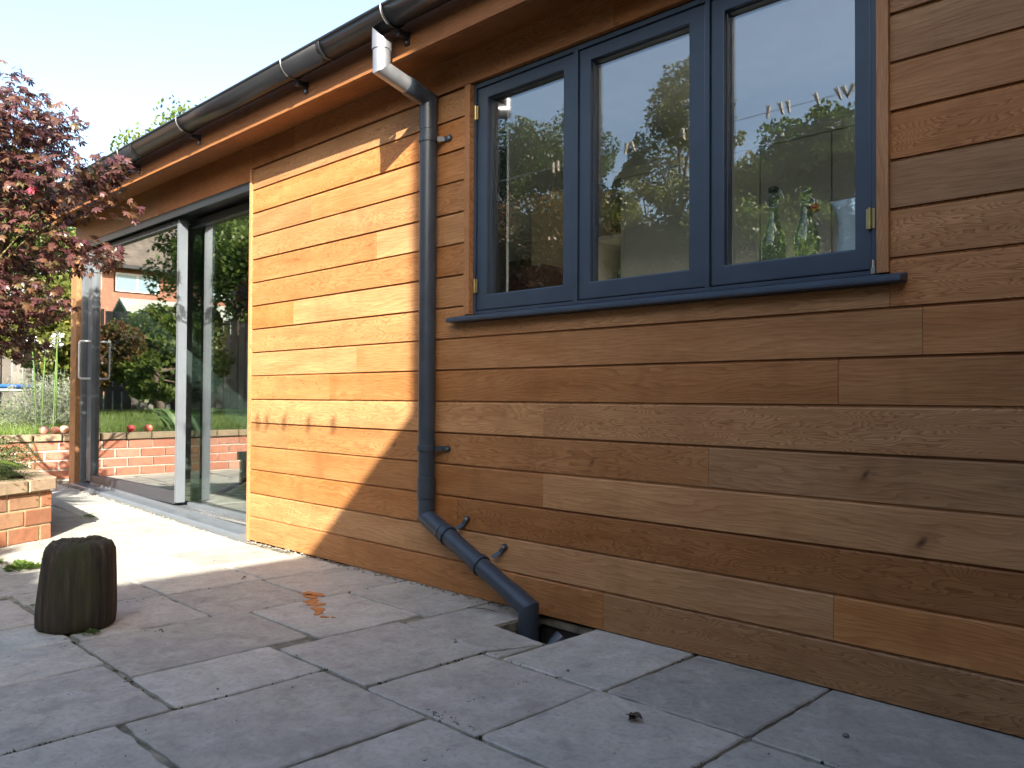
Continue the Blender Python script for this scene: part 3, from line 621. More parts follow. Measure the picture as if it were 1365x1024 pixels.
def bottle(x, y, z, label, cap):
    b = empty('swing_top_bottle', (x, y, z), label, 'bottle', 'glass bottles on the window board')
    k = 1.02
    pr = [(.030, 0), (.036, .004), (.038, .02), (.038, .125), (.034, .15), (.022, .185), (.0145, .22), (.0135, .262), (.0165, .266), (.0165, .282), (.012, .283)]
    MB().lathe((x, y, z), [(r*k, h*k) for r, h in pr], 24).build('bottle_body', BOTTLE, b)
    if cap == 'closed':
        MB().lathe((x, y, z+.2895*k), [(.012, 0), (.017, .003), (.017, .016), (.009, .020)], 16).build('stopper', DARK, b)
        o = [(x-.016, y, z+.245), (x-.030, y, z+.275), (x-.026, y, z+.298), (x, y, z+.300), (x+.026, y, z+.298), (x+.038, y, z+.268), (x+.016, y, z+.25)]
        MB().tube(o, .0018, 6).build('wire_bail', STEEL, b)
    else:
        MB().lathe((x+.030, y-.006, z+.212), [(.008, 0), (.014, .004), (.015, .016), (.009, .024)], 16).build('stopper', REDR, b)
        MB().tube([(x+.014, y, z+.262), (x+.027, y, z+.25), (x+.024, y, z+.236), (x+.030, y-.004, z+.225)], .0018, 6).tube([(x-.014, y, z+.258), (x-.018, y-.002, z+.235)], .0018, 6).build('wire_bail', STEEL, b)
    MB().tube([(x-.0135, y-.006, z+.248), (x+.0135, y-.006, z+.248)], .004, 6).build('neck_band', STEEL, b)
bottle(-1.275, .135, 1.20, 'glass swing-top bottle with dark stopper closed, left of the two behind the window', 'closed')
bottle(-1.165, .135, 1.20, 'open glass swing-top bottle with red rubber stopper hanging beside its neck', 'open')
jug = empty('enamel_jug', (-1.0, .15, 1.20), 'pale blue-white jug beside the bottles behind the right pane', 'jug')
def jf(a, r, z):
    if z > .17: 
        s = max(0, math.cos(a-math.pi))**6; return r*(1+.35*s*(z-.17)/.05), z+.012*s
    return r, z
MB().lathe((-1.002, .15, 1.20), [(.074, 0), (.080, .004), (.074, .05), (.066, .11), (.062, .16), (.064, .20), (.067, .225), (.063, .224), (.060, .18), (.063, .1), (.07, .01)], 32, fn=jf).build('jug_body', CERAMIC, jug)
MB().tube([(-.937, .15, 1.40), (-.90, .15, 1.405), (-.885, .15, 1.36), (-.90, .15, 1.30), (-.93, .15, 1.27)], .006, 8).build('jug_handle', CERAMIC, jug)
ch = empty('leather_chair', (-2.69, .62, .03), 'dark brown chair with a rounded back behind the left pane', 'chair')
bk = MB(); n = 18; pr = [(-2.92+.46*i/n, 1.05+.43*math.sqrt(max(0, 1-((i/n-.42)/.58)**2)) if i/n > .42 else 1.48) for i in range(n+1)]
pr = [(-3.1, 1.44)]+pr; pr = [(-3.1, .8)]+pr+[(-2.46, .8)]
bk.prism(pr, .60, .66, 'y').build('backrest', DBROWN, ch, rn=True)
MB().box((-3.1, .66, .72), (-2.46, 1.1, .80)).build('seat', DBROWN, ch, bevel=.01)
for x in (-3.07, -2.49):
    for y in (.63, 1.07): MB().box((x-.015, y-.015, .03), (x+.015, y+.015, .719)).build('leg', DBROWN, ch)
dc = empty('dining_chair', (-5.0, 1.0, .03), 'pale grey dining chair standing inside the sliding door', 'chair')
cx, cy = -4.95, .95
for dx in (0, .42): 
    MB().box((cx+dx, cy-.015, .03), (cx+dx+.03, cy+.015, 1.0)).build('back_leg', WHITEM, dc); MB().box((cx+dx, cy+.38, .03), (cx+dx+.03, cy+.41, .47)).build('leg', WHITEM, dc)
MB().box((cx, cy-.02, .95), (cx+.45, cy-.0155, 1.0)).box((cx+.031, cy-.012, .80), (cx+.419, cy+.012, .84)).build('back_rail', WHITEM, dc)
MB().box((cx-.005, cy+.016, .471), (cx+.455, cy+.42, .50)).build('seat', WHITEM, dc)

# ================================================================== STUMP
def stf(a, r, z):
    k = 1+.025*math.sin(3*a+1)+.015*math.sin(7*a)+.02*noise.noise(Vector((math.cos(a)*2.2, math.sin(a)*2.2, z*4)))
    k += .018*noise.noise(Vector((math.cos(a)*9, math.sin(a)*9, z*1.5)))+.012*noise.noise(Vector((math.cos(a)*25, math.sin(a)*25, z*3)))-.05*max(0, 1-abs(((a-4.35+.05*math.sin(z*20)) % 6.283))/.035)
    return r*k, z+(.010*noise.noise(Vector((math.cos(a)*2.5+5, math.sin(a)*2.5, 1))) if z > .28 else 0)
pr = [(.126, 0), (.135, .010), (.1375, .05), (.136, .10), (.131, .18), (.1255, .25), (.121, .28), (.115, .297), (.104, .309), (.085, .315), (.06, .306), (.035, .312), (.01, .308)]
m = MB().lathe((-3.232, -1.312, .002), [(a*.95, b*.975) for a, b in pr], 96, fn=stf)
# rough up the rotten top
m.v = [(v[0]+.03*v[2], v[1]+.03*v[2], v[2]) for v in m.v]
for i, v in enumerate(m.v):
    if v[2] > .262: m.v[i] = (v[0]+random.uniform(-.0025, .0025), v[1]+random.uniform(-.0025, .0025), v[2]+.007*noise.noise(Vector((v[0]*60, v[1]*60, 0)))+random.uniform(-.002, .002))
props(m.build('tree_stump', STUMP), 'dark weathered log stump with crumbling top standing on the patio', 'log')

# ================================================================== BRICK PLANTER
def bevbox(lx, ly, lz, rough, seed):
    rr = random.Random(seed); b = .004; vs = []
    X, Y, Z = lx/2, ly/2, lz/2
    fr_ = [(-X+b, -Y, -Z+b), (X-b, -Y, -Z+b), (X-b, -Y, Z-b), (-X+b, -Y, Z-b)]
    md = [(-X, -Y+b, -Z), (X, -Y+b, -Z), (X, -Y+b, Z), (-X, -Y+b, Z)]; bk_ = [(-X, Y, -Z), (X, Y, -Z), (X, Y, Z), (-X, Y, Z)]
    vs = [(p[0]+rr.uniform(-rough, rough), p[1]+rr.uniform(-rough, rough)*.5, p[2]+rr.uniform(-rough, rough)) for p in fr_+md]+bk_
    fs = [(0, 1, 2, 3)]+[(4+i, 4+(i+1) % 4, (i+1) % 4, i) for i in range(4)]+[(8+i, 8+(i+1) % 4, 4+(i+1) % 4, 4+i) for i in range(4)]+[(11, 10, 9, 8)]
    return MB().add(vs, fs).mesh('brick')
MESHC = {}
def brick_obj(parent, name, mat, c, ang, L_, H_, D_=.10, out=0):
    key = (name, mat.name, round(L_, 3), round(H_, 3), round(D_, 3), random.randrange(3))
    if key not in MESHC:
        me = bevbox(L_, D_, H_, .0022, hash(key[2:]) & 255); me.materials.append(mat); MESHC[key] = me
    o = bpy.data.objects.new(name, MESHC[key]); COL.objects.link(o); o.parent = parent; o.location = Vector(c)-world_loc(parent); o.rotation_euler = (random.uniform(-.008, .008), random.uniform(-.008, .008), ang+random.uniform(-.008, .008))
    return o
def brick_face(parent, p0, p1, zb, courses, ch, L_, mat, cope, cope_h, seed=0, flip=False):
    """outer face from p0 to p1; outside is to the right of p0->p1"""
    p0 = Vector((*p0, 0)); p1 = Vector((*p1, 0)); d = (p1-p0); ln = d.length; d.normalize(); nrm = Vector((d.y, -d.x, 0)); ang = math.atan2(d.y, d.x)
    j = .011
    for k in range(courses):
        s = 0. if k % 2 == seed else -(L_+j)/2
        while s < ln-.02:
            a, b = max(s, 0), min(s+L_, ln)
            if b-a > .03:
                c = p0+d*((a+b)/2)-nrm*(.05+random.uniform(-.0015, .0015)); c.z = zb(c.x)+k*ch+ch/2
                brick_obj(parent, 'brick', mat, c, ang, round((b-a)/.01)*.01, ch-j)
            s += L_+j
    s = -.1
    while s < ln:
        a, b = max(s, -.004), min(s+L_*1.0, ln+.004)
        if b-a > .03:
            c = p0+d*((a+b)/2)-nrm*(.055-.012+random.uniform(-.002, .002)); c.z = zb(c.x)+courses*ch+cope_h/2+.002
            brick_obj(parent, 'coping_brick', cope, c, ang, round((b-a)/.01)*.01, cope_h-.004, .135)
        s += L_+.012
def prism_poly(poly, z0, z1, ins=0):
    return MB().prism(poly, z0, z1, 'z')
def inset(poly, k):
    n = len(poly); r = []
    A_ = sum(poly[i][0]*poly[(i+1) % n][1]-poly[(i+1) % n][0]*poly[i][1] for i in range(n)); sg = 1 if A_ > 0 else -1
    for i in range(n):
        p0, p1, p2 = Vector(poly[i-1]), Vector(poly[i]), Vector(poly[(i+1) % n]); a = (p1-p0).normalized(); b = (p2-p1).normalized()
        n1 = Vector((-a.y, a.x))*sg; n2 = Vector((-b.y, b.x))*sg; m_ = (n1+n2).normalized(); r.append(tuple(p1+m_*k/max(.4, m_.dot(n1))))
    return r
pl = [(-5.185, -.833), (-4.72, -1.80), (-6.2, -2.4), (-6.55, -.70)]     # clockwise seen from above -> outside on ...
PH = 3*.0935; PB = .008
planter = empty('brick_planter', (-5.6, -1.4, 0), 'raised orange brick planter with weathered coping at the left edge of the patio', 'planter')
zbp = lambda x: gz(-5.6)*.4+PB-.008
# outside normal check: polygon orientation
def face(a, b, seed): brick_face(planter, a, b, zbp, 3, .0935, .19, BRK, COPE, .072, seed)
face(pl[1], pl[0], 0)        # front, facing the camera side (+x)
face(pl[0], pl[3], 1)        # side facing the house
face(pl[3], pl[2], 0)
mo = inset(pl, .0055); zt0 = zbp(0)
MB().prism(mo, -.02, zt0+PH+.068, 'z').build('mortar_core', MORTAR, planter, rn=True)
so_ = inset(pl, .13)
MB().prism(so_, zt0+PH+.069, zt0+PH+.085, 'z').build('soil', SOIL, planter, rn=True)

# juniper in the front corner of the planter
def spray_cloud(center, rad, n, L0, L1, dirbias, up_=.2, wd=.008):
    V = []
    for i in range(n):
        a = RS.uniform(0, 6.283); r = RS.uniform(0, 1)**.5
        b = np.array([center[0]+rad[0]*r*math.cos(a), center[1]+rad[1]*r*math.sin(a), center[2]+rad[2]*RS.uniform(0, 1)*(1-r*.6)])
        d0 = np.array([math.cos(a)+dirbias[0], math.sin(a)+dirbias[1], up_+RS.normal(0, .35)]); d0 /= np.linalg.norm(d0); ln = RS.uniform(L0, L1)
        side = np.cross(d0, [0, 0, 1]); side /= np.linalg.norm(side)+1e-6; upv = np.cross(side, d0)
        ns = 9
        for k in range(ns):
            t = (k+.5)/ns; p = b+d0*ln*t+np.array([0, 0, -.12*ln*t*t])
            for s in (-1, 1, 0):
                dd = d0*.8+side*s*.7+upv*RS.normal(.1, .3); dd /= np.linalg.norm(dd); l = wd*5*(1.15-t)*RS.uniform(.6, 1.2); sd = np.cross(dd, upv); sd /= np.linalg.norm(sd)+1e-6
                V += [p-sd*wd*.3, p+dd*l*.5+upv*.001-sd*wd*.35, p+dd*l, p+dd*l*.5+sd*wd*.35]
    return np.array(V)
jun = empty('juniper_shrub', (-5.3, -1.15, .35), 'low dark green juniper spilling over the front corner of the brick planter', 'shrub')
V = spray_cloud((-5.33, -1.22, .36), (.20, .22, .14), 210, .12, .26, (.1, .1), .35)
link('foliage', cloud_mesh('foliage', V, 4), CONIF, jun); props(jun.children[0], kind='stuff')
for k in range(5): MB().tube([(-5.33, -1.2, .33), (-5.33+.12*math.cos(k*1.3), -1.2+.12*math.sin(k*1.3), .42)], [.012, .006], 6).build('stem', BARKD, jun)
V = spray_cloud((-6.1, -.98, .38), (.28, .22, .2), 260, .12, .28, (0, .25), .3)
jn2 = empty('juniper_shrub', (-6.1, -1.0, .36), 'bushy conifer at the back of the planter, mirrored in the door glass', 'shrub')
link('foliage', cloud_mesh('foliage', V, 4), CONIF, jn2); props(jn2.children[0], kind='stuff')
# single yellow-green leaf in front
def strapleaf(pts, w_, mat, name, parent):
    m = MB(); vs = []; P_ = [Vector(p) for p in pts]
    for i, p in enumerate(P_):
        t = (P_[min(i+1, len(P_)-1)]-P_[max(i-1, 0)]).normalized(); s = t.cross(Vector((.6, .2, 1))).normalized(); ww = w_*math.sin(math.pi*(.12+.88*i/(len(P_)-1)))**.7+.0006
        vs += [p-s*ww, p+Vector((0, 0, -.15*ww)), p+s*ww]
    fs = []
    for i in range(len(P_)-1):
        for k in range(2): fs.append((i*3+k, i*3+k+1, i*3+k+4, i*3+k+3))
    return m.add(vs, fs, True).build(name, mat, parent)
o = strapleaf([(-5.12, -1.16, .46), (-5.07, -1.12, .475), (-5.02, -1.08, .468), (-4.98, -1.05, .45)], .016, YGREEN, 'broad_leaf', None)
props(o, 'single yellow-green broad leaf sticking out of the juniper in the planter', 'leaf')

# ================================================================== JAPANESE MAPLE
def limb(m, p0, p1, r0, r1, bend=.12, n=7, seed=0):
    rr = random.Random(seed); p0, p1 = Vector(p0), Vector(p1); d = p1-p0; off = Vector((rr.uniform(-1, 1), rr.uniform(-1, 1), rr.uniform(-.3, .6)))*bend*d.length
    pts = []
    for i in range(n+1):
        t = i/n; pts.append(p0+d*t+off*math.sin(math.pi*t)+Vector((rr.uniform(-1, 1), rr.uniform(-1, 1), rr.uniform(-1, 1)))*.012*d.length)
    m.tube(pts, [r0+(r1-r0)*i/n for i in range(n+1)], 8); return pts
maple = empty('japanese_maple', (-6.2, -.98, .35), 'purple-red Japanese maple with olive limbs leaning over the planter at left', 'tree')
tm = MB(); base = Vector((-6.22, -.98, .34))
k1 = Vector((-5.95, -1.10, .95)); limb(tm, base, k1, .050, .040, .04, seed=1)
tops = []
for i, (q, r0) in enumerate([((-5.35, -1.25, 1.55), .028), ((-5.75, -1.55, 1.9), .028), ((-6.15, -1.2, 2.0), .026), ((-6.0, -.75, 1.7), .024), ((-5.55, -.95, 2.0), .026), ((-6.5, -1.5, 1.5), .022), ((-5.45, -1.75, 1.4), .022)]):
    pts = limb(tm, k1 if i % 2 == 0 else k1+(base-k1)*.15, q, r0, .012, .12, seed=10+i); tops.append(Vector(q))
    for j in range(4):
        s = pts[3+j]; e = Vector(q)+Vector((random.uniform(-.5, .5), random.uniform(-.5, .5), random.uniform(-.2, .4))); limb(tm, s, e, .009, .003, .1, 5, seed=50+i*7+j); tops.append(e)
tm.build('trunk', BARK, maple)
def maple_leaf(seed):
    rr = random.Random(seed); vs = [(0, 0, 0)]; angs = [-130, -85, -42, 0, 42, 85, 130]; lens = [.35, .62, .88, 1, .88, .62, .35]
    n = 1; fs = []
    for a, l in zip(angs, lens):
        a = math.radians(a); l *= rr.uniform(.9, 1.08); d = Vector((math.cos(a), math.sin(a), 0)); s = Vector((-d.y, d.x, 0)); dr_ = -.22*l
        vs += [tuple(d*l*.33-s*.12*l), tuple(d*l*.60-s*.185*l+Vector((0, 0, dr_*.4))), tuple(d*l+Vector((0, 0, dr_))), tuple(d*l*.60+s*.185*l+Vector((0, 0, dr_*.4))), tuple(d*l*.33+s*.12*l)]
        fs.append((0, n, n+1, n+2, n+3, n+4)); n += 5
    return np.array(vs), fs
# crown volume: several flat tiers of foliage
CR = [((-5.75, -1.15, 2.30), (.62, .55, .22), 1.0), ((-5.45, -.85, 2.05), (.62, .42, .18), 1.1), ((-6.0, -1.3, 2.05), (.75, .6, .20), 1.1), ((-5.55, -1.15, 1.75), (.65, .50, .18), 1.2), ((-6.2, -1.05, 1.7), (.6, .55, .2), .9),
      ((-5.75, -1.05, 1.40), (.62, .48, .17), 1.3), ((-5.45, -1.35, 1.32), (.5, .45, .15), .9), ((-6.05, -1.1, 1.15), (.55, .5, .14), .9), ((-5.65, -1.2, 2.42), (.6, .5, .2), .8), ((-5.45, -1.15, 2.32), (.55, .45, .2), .9), ((-5.5, -1.15, 2.62), (.4, .35, .10), .22), ((-5.05, -.66, 2.14), (.30, .18, .08), .3), ((-5.15, -.95, 2.36), (.32, .28, .12), .35), ((-4.95, -.62, 1.9), (.25, .18, .08), .12), ((-5.25, -.72, 1.66), (.4, .25, .12), .4)]
tot = sum(c[2] for c in CR); leaves = []
NL = 11000
for c, r, wgt in CR:
    for i in range(int(NL*wgt/tot)):
        while True:
            q = RS.uniform(-1, 1, 3)
            if (q**2).sum() < 1: break
        p = np.array(c)+q*np.array(r); h = noise.noise(Vector(p*3.3))
        if h < -.12 and RS.rand() < .8: continue
        leaves.append((p, RS.uniform(.034, .053)))
LM = [maple_leaf(i) for i in range(4)]
LME = []
for i, (v, f) in enumerate(LM):
    me = bpy.data.meshes.new('leaf'); me.from_pydata([tuple(x) for x in v], [], f); me.materials.append(MAPLE); me.update(); LME.append(me)
def leaf_rot(p):
    out = Vector(p)-Vector((-5.8, -1.2, 1.7)); out.z = 0; az = math.atan2(out.y, out.x)+random.gauss(0, .9)
    return Matrix.Rotation(az, 3, 'Z') @ Matrix.Rotation(random.gauss(.45, .4), 3, 'Y') @ Matrix.Rotation(random.gauss(0, .45), 3, 'X')
camp = np.array([0, -2.338, .832]); leaves.sort(key=lambda t: np.linalg.norm(t[0]-camp)/t[1])
mw = world_loc(maple)
for i, (p, s) in enumerate(leaves[:290]):
    o = bpy.data.objects.new('leaf', LME[i % 4]); COL.objects.link(o); o.parent = maple
    o.matrix_local = Matrix.Translation(Vector(p)-mw) @ (leaf_rot(p).to_4x4()) @ Matrix.Scale(s, 4)
fv, ff = [], []; n0 = 0
for i, (p, s) in enumerate(leaves[290:]):
    v, f = LM[i % 4]; R = np.array(leaf_rot(p)); vv = (v*s)@R.T+p; fv.append(vv); ff += [tuple(n0+a for a in q) for q in f]; n0 += len(v)
me = bpy.data.meshes.new('foliage'); me.from_pydata(np.concatenate(fv).tolist(), [], ff); me.update()
props(link('foliage', me, MAPLE, maple), kind='stuff')
# one bright pink leaf
o = bpy.data.objects.new('leaf', LME[0].copy()); o.data.materials.clear(); o.data.materials.append(PINKL); COL.objects.link(o); o.parent = maple; o['label'] = 'bright pink leaf'
o.matrix_local = Matrix.Translation(Vector((-5.1, -.98, 1.98))-mw) @ Matrix.Rotation(.9, 4, 'Y') @ Matrix.Rotation(.6, 4, 'X') @ Matrix.Scale(.05, 4)

# ================================================================== RAISED BED, LAWN
BXX = -7.86
bed = empty('garden_wall', (BXX, -.5, .1), 'low red brick retaining wall with apples along its pale coping', 'wall')
zb = lambda x: .10
brick_face(bed, (BXX, -2.6), (BXX, 1.7), zb, 4, .083, .215, BEDBRK, COPE, .062, 0)
MB().box((BXX-.20, -2.6, .0), (BXX-.006, 1.7, .10+4*.083-.004)).build('mortar_core', PALEMORT, bed)
lg = MB(); LX = [-60, -30, -20, -15, -12, -10, -9, BXX-.13]; LY = [-60, -30, -14, -8, -5, -3, -1, 1, 3, 8, 30, 60]
lz = lambda x, y: .475+max(0, -8-x)*.022+.02*noise.noise(Vector((x*.7, y*.7, 0)))
for i in range(len(LX)-1):
    for j in range(len(LY)-1):
        q = [(LX[i], LY[j]), (LX[i+1], LY[j]), (LX[i+1], LY[j+1]), (LX[i], LY[j+1])]; lg.add([(x, y, lz(x, y)) for x, y in q], [(0, 1, 2, 3)])
lg.add([(BXX-.13, -60, lz(BXX-.13, -60)), (BXX-.13, -60, 0), (BXX-.13, 60, 0), (BXX-.13, 60, .48)], [(0, 1, 2, 3)])
lg.build('lawn', LAWNS); props(bpy.data.objects['lawn'], kind='structure')
# ground slope on the garden side of the patio (south)
gv = []
n = 26000
x = -8.0-RS.uniform(0, 1, n)**1.6*5; y = RS.uniform(-5.5, 3.2, n)
h = RS.uniform(.03, .09, n); a = RS.uniform(0, 6.283, n); ln = RS.normal(0, .03, (n, 2)); wv = .0035
zz = .475+np.maximum(0, -8-x)*.022
V = np.zeros((n, 3, 3)); V[:, 0] = np.stack([x-np.cos(a)*wv, y-np.sin(a)*wv, zz-.02], 1); V[:, 1] = np.stack([x+np.cos(a)*wv, y+np.sin(a)*wv, zz-.02], 1); V[:, 2] = np.stack([x+ln[:, 0], y+ln[:, 1], zz+h], 1)
props(link('grass', cloud_mesh('grass', V.reshape(-1, 3), 3), GRASSM), 'sunlit blades of lawn grass behind the low brick wall', 'grass', kind='stuff')

def apple(x, y, label, r=.037):
    z = .10+4*.083+.064+r*.86
    prf = [(.25*r, -.86*r), (.7*r, -.75*r), (.97*r, -.2*r), (1.0*r, .15*r), (.8*r, .65*r), (.45*r, .86*r), (.15*r, .78*r), (.03*r, .62*r)]
    o = MB().lathe((0, 0, 0), prf, 18).build('apple', APPLE); o.location = (x, y, z); o.rotation_euler = (random.uniform(-.3, .3), random.uniform(-.3, .3), random.uniform(0, 6))
    MB().tube([(0, 0, r*.6), (.004, .002, r*1.15)], .0018, 5).build('stalk', BARKD, o); bpy.context.view_layer.update(); o.children[0].location = (0, 0, 0)
    props(o, label, 'apple', 'apples along the garden wall')
for (yy, lb, r) in ((-.105, 'leftmost dark red apple on the garden wall coping', .040), (-.02, 'pale pinkish apple second from the left on the garden wall', .036), (.055, 'big red apple third from the left on the garden wall', .041), (.125, 'red apple fourth from the left, near the corner post', .035), (.19, 'red apple half hidden behind the timber corner post', .036),
                    (-.50, 'dark red apple mirrored at the left of the door glass', .037), (-.66, 'light red apple mirrored second in the door glass', .038)):
    apple(BXX-.06, yy, lb, r)

def leafcloud(center, rad, n, size, seed=0, shell=.35, gap=-.05, nf=1.3, elong=1.6):
    rs_ = np.random.RandomState(seed); P_ = []
    c = np.array(center); r = np.array(rad)
    while len(P_) < n:
        q = rs_.normal(0, 1, (n, 3)); q /= np.linalg.norm(q, axis=1)[:, None]; rr = (1-shell*rs_.rand(n)**1.3)[:, None]
        lob = np.array([1+.30*noise.noise(Vector((a[0]*2.1+seed, a[1]*2.1, a[2]*2.1))) for a in q])[:, None]
        pts = c+q*rr*r*lob
        for p in pts:
            if noise.noise(Vector(p*nf)+Vector((seed, 0, 0))) > gap+rs_.normal(0, .06): P_.append(p)
    P_ = np.array(P_[:n]); d = rs_.normal(0, 1, (n, 3)); d /= np.linalg.norm(d, axis=1)[:, None]; u = np.cross(d, rs_.normal(0, 1, (n, 3))); u /= np.linalg.norm(u, axis=1)[:, None]+1e-9
    s = (size*rs_.uniform(.6, 1.3, n))[:, None]; V = np.stack([P_-d*s*elong*.5, P_+u*s*.5-d*s*.05, P_+d*s*elong*.5, P_-u*s*.5-d*s*.05], 1)
    return V.reshape(-1, 3)
def tree(name, x, y, z0, h, rx, ry, rz, n, size, mat, label, cat, group=None, seed=0, gap=-.05, blobs=5, trunk_r=.08, crown_lo=.35):
    t = empty(name, (x, y, z0), label, cat, group); rr = random.Random(seed); V = []; m = MB(); tp = Vector((x+rr.uniform(-.2, .2), y+rr.uniform(-.2, .2), z0+h*.55))
    limb(m, (x, y, z0-.1), tp, trunk_r, trunk_r*.5, .05, seed=seed)
    for b in range(blobs):
        a = 6.283*b/blobs+rr.uniform(-.5, .5); k = .55 if b < blobs-1 else 0; f = rr.uniform(crown_lo, .92) if b < blobs-1 else .86
        sc = rr.uniform(.42, .66)
        c = (x+rx*k*math.cos(a), y+ry*k*math.sin(a), z0+h*f-rz*.12)
        V.append(leafcloud(c, (rx*sc, ry*sc, rz*sc), n//blobs, size, seed*13+b, .75, gap)); limb(m, tp-Vector((0, 0, h*.12)), c, trunk_r*.45, .012, .1, 5, seed=seed+b)
        for j in range(4):
            e = Vector(c)+Vector((rr.uniform(-1, 1)*rx, rr.uniform(-1, 1)*ry, rr.uniform(-.4, 1)*rz))*sc*.8; limb(m, c, e, .014, .004, .1, 4, seed=seed+b*9+j)
    m.build('trunk', BARKD, t); f = link('crown', cloud_mesh('crown', np.concatenate(V), 4), mat, t); props(f, kind='stuff'); return t

# in view at the left, behind the maple and over the roof
G = None
tree('garden_tree', -12.6, .55, .55, 3.6, 1.5, 1.5, 1.5, 15000, .055, YGREEN, 'bright green tree glimpsed between the maple leaves above the blue trampoline', 'tree', seed=3)
tree('garden_tree', -12.4, 2.75, .55, 4.6, 1.2, 1.2, 1.25, 12000, .045, YGREEN, 'pale yellow-green treetop rising just over the gutter at left', 'tree', seed=5)
tree('broadleaf_shrub', -10.9, .9, .55, 1.75, 1.0, .9, .8, 11000, .05, GREEN, 'glossy green shrub in front of the fence under the maple', 'shrub', seed=6, trunk_r=.04)
tree('broadleaf_shrub', -11.6, 1.9, .55, 2.6, 1.1, 1.1, 1.1, 11000, .055, YGREEN, 'tall light green shrub beside the timber corner post', 'shrub', seed=8, trunk_r=.04)
# seen in the door glass
DT = [(-14.8, -5.0, 4.4, 1.7, 1.7, 1.5, 26000, .05, YGREEN, 'leafy green tree mirrored in the right door pane', 21), (-12.2, -3.9, 2.9, 1.1, 1.1, 1.1, 10000, .055, YGREEN, 'small bright green tree mirrored low in the right door pane', 22),
      (-12.4, -2.6, 1.5, 1.0, .9, .7, 11000, .05, YGREEN, 'rounded green shrub mirrored beside the door mullion', 23), (-11.9, -1.5, 1.15, .8, .8, .55, 10000, .045, REDGREEN, 'reddish green shrub mirrored behind the door handle', 24), (-13.4, -3.3, 1.7, 1.0, .9, .8, 10000, .05, GREEN, 'dark evergreen mirrored below the shed roof', 25)]
for (x, y, h, rx, ry, rz, n, s, mt, lb, sd) in DT: tree('garden_tree', x, y, .55, h, rx, ry, rz, n, s, mt, lb, 'tree', seed=sd)
# seen in the window
WT = [(-13.2, -10.5, 4.7, 1.6, 1.6, 1.5, 27000, .045, DGREEN, 'dark tree mirrored at the far left of the left window pane', 31, -.05), (-11.3, -10.0, 6.3, 1.4, 1.2, 1.7, 27000, .045, DGREEN, 'tallest dark green tree mirrored in the left window pane', 32, 0), (-9.6, -10.8, 5.3, 1.5, 1.4, 1.4, 27000, .045, GREEN, 'rounded olive tree mirrored at the left of the middle pane', 33, 0),
      (-8.0, -9.6, 6.4, 1.0, 1.0, 1.2, 14400, .045, GREEN, 'open loose tree mirrored at the right of the middle pane', 34, .1), (-6.6, -9.8, 5.0, 1.4, 1.3, 1.3, 23400, .045, GREEN, 'bushy tree mirrored at the left of the right pane', 35, .04), (-4.9, -9.0, 4.5, 1.4, 1.2, 1.2, 23400, .045, YGREEN, 'light green tree mirrored above the bottles', 36, .02),
      (-3.3, -9.4, 4.5, 1.3, 1.2, 1.2, 21600, .045, GREEN, 'green tree mirrored at the right edge of the right pane', 37, .0)]
for (x, y, h, rx, ry, rz, n, s, mt, lb, sd, gp) in WT: tree('garden_tree', x, y, .4, h, rx, ry, rz, n, s, mt, lb, 'tree', seed=sd, gap=gp, trunk_r=.11, crown_lo=.3)
hr = empty('tall_hedge', (-7.5, -8.4, .1), 'dense dark green hedge mirrored behind the cabinets low in the window', 'hedge')
V = []; m = MB()
for i_, hxx in enumerate(np.arange(-12.4, -2.6, .8)):
    m.tube([(hxx, -8.4, 0), (hxx+.1, -8.4, 2.8)], [.05, .02], 6)
    for hz in (1.5, 2.5, 3.35+.35*math.sin(i_*1.9)): V.append(leafcloud((hxx, -8.4, hz), (.75, .6, .75), 2200, .055, i_*7+int(hz*10), .5, -.5))
m.build('stem', BARKD, hr); props(link('foliage', cloud_mesh('foliage', np.concatenate(V), 4), GREEN, hr), kind='stuff')
tree('copper_shrub', -8.6, -6.6, .3, 3.5, 1.4, 1.2, 1.4, 26000, .04, REDGREEN, 'large copper and green shrub mirrored in the lower left window pane', 'shrub', seed=41, crown_lo=.15)
tree('broadleaf_shrub', -4.6, -6.6, .0, 3.1, 1.2, 1.0, 1.2, 20000, .038, YGREEN, 'sunlit pale green shrub mirrored behind the two bottles', 'shrub', seed=42, crown_lo=.2)
tree('broadleaf_shrub', -6.7, -7.0, .0, 3.0, 1.2, 1.0, 1.2, 20000, .038, GREEN, 'mid green shrub mirrored in front of the grey cabinet doors', 'shrub', seed=43, crown_lo=.2)
# added unseen hedge: cuts low sky off the wall, shades the planter
hg = empty('shade_hedge', (-.9, -5.0, 0), 'unseen hedge added behind the camera to block low sky and shade the planter', 'hedge')
V = []
for hxx in np.arange(-2.4, .8, .45):
    for hz in (.6, 1.3, 2.0, 2.62): V.append(leafcloud((hxx, -5.0, hz), (.42, .42, .42), 1500, .085, int(hxx*100+hz*10) % 997, .6, -.5))
props(link('foliage', cloud_mesh('foliage', np.concatenate(V), 4), DGREEN, hg), kind='stuff')
m = MB()
for hxx in np.arange(-2.4, .8, .45): limb(m, (hxx, -5, -.05), (hxx+.05, -5, 2.5), .035, .01, .03, seed=int(abs(hxx)*10))
m.build('stem', BARKD, hg)

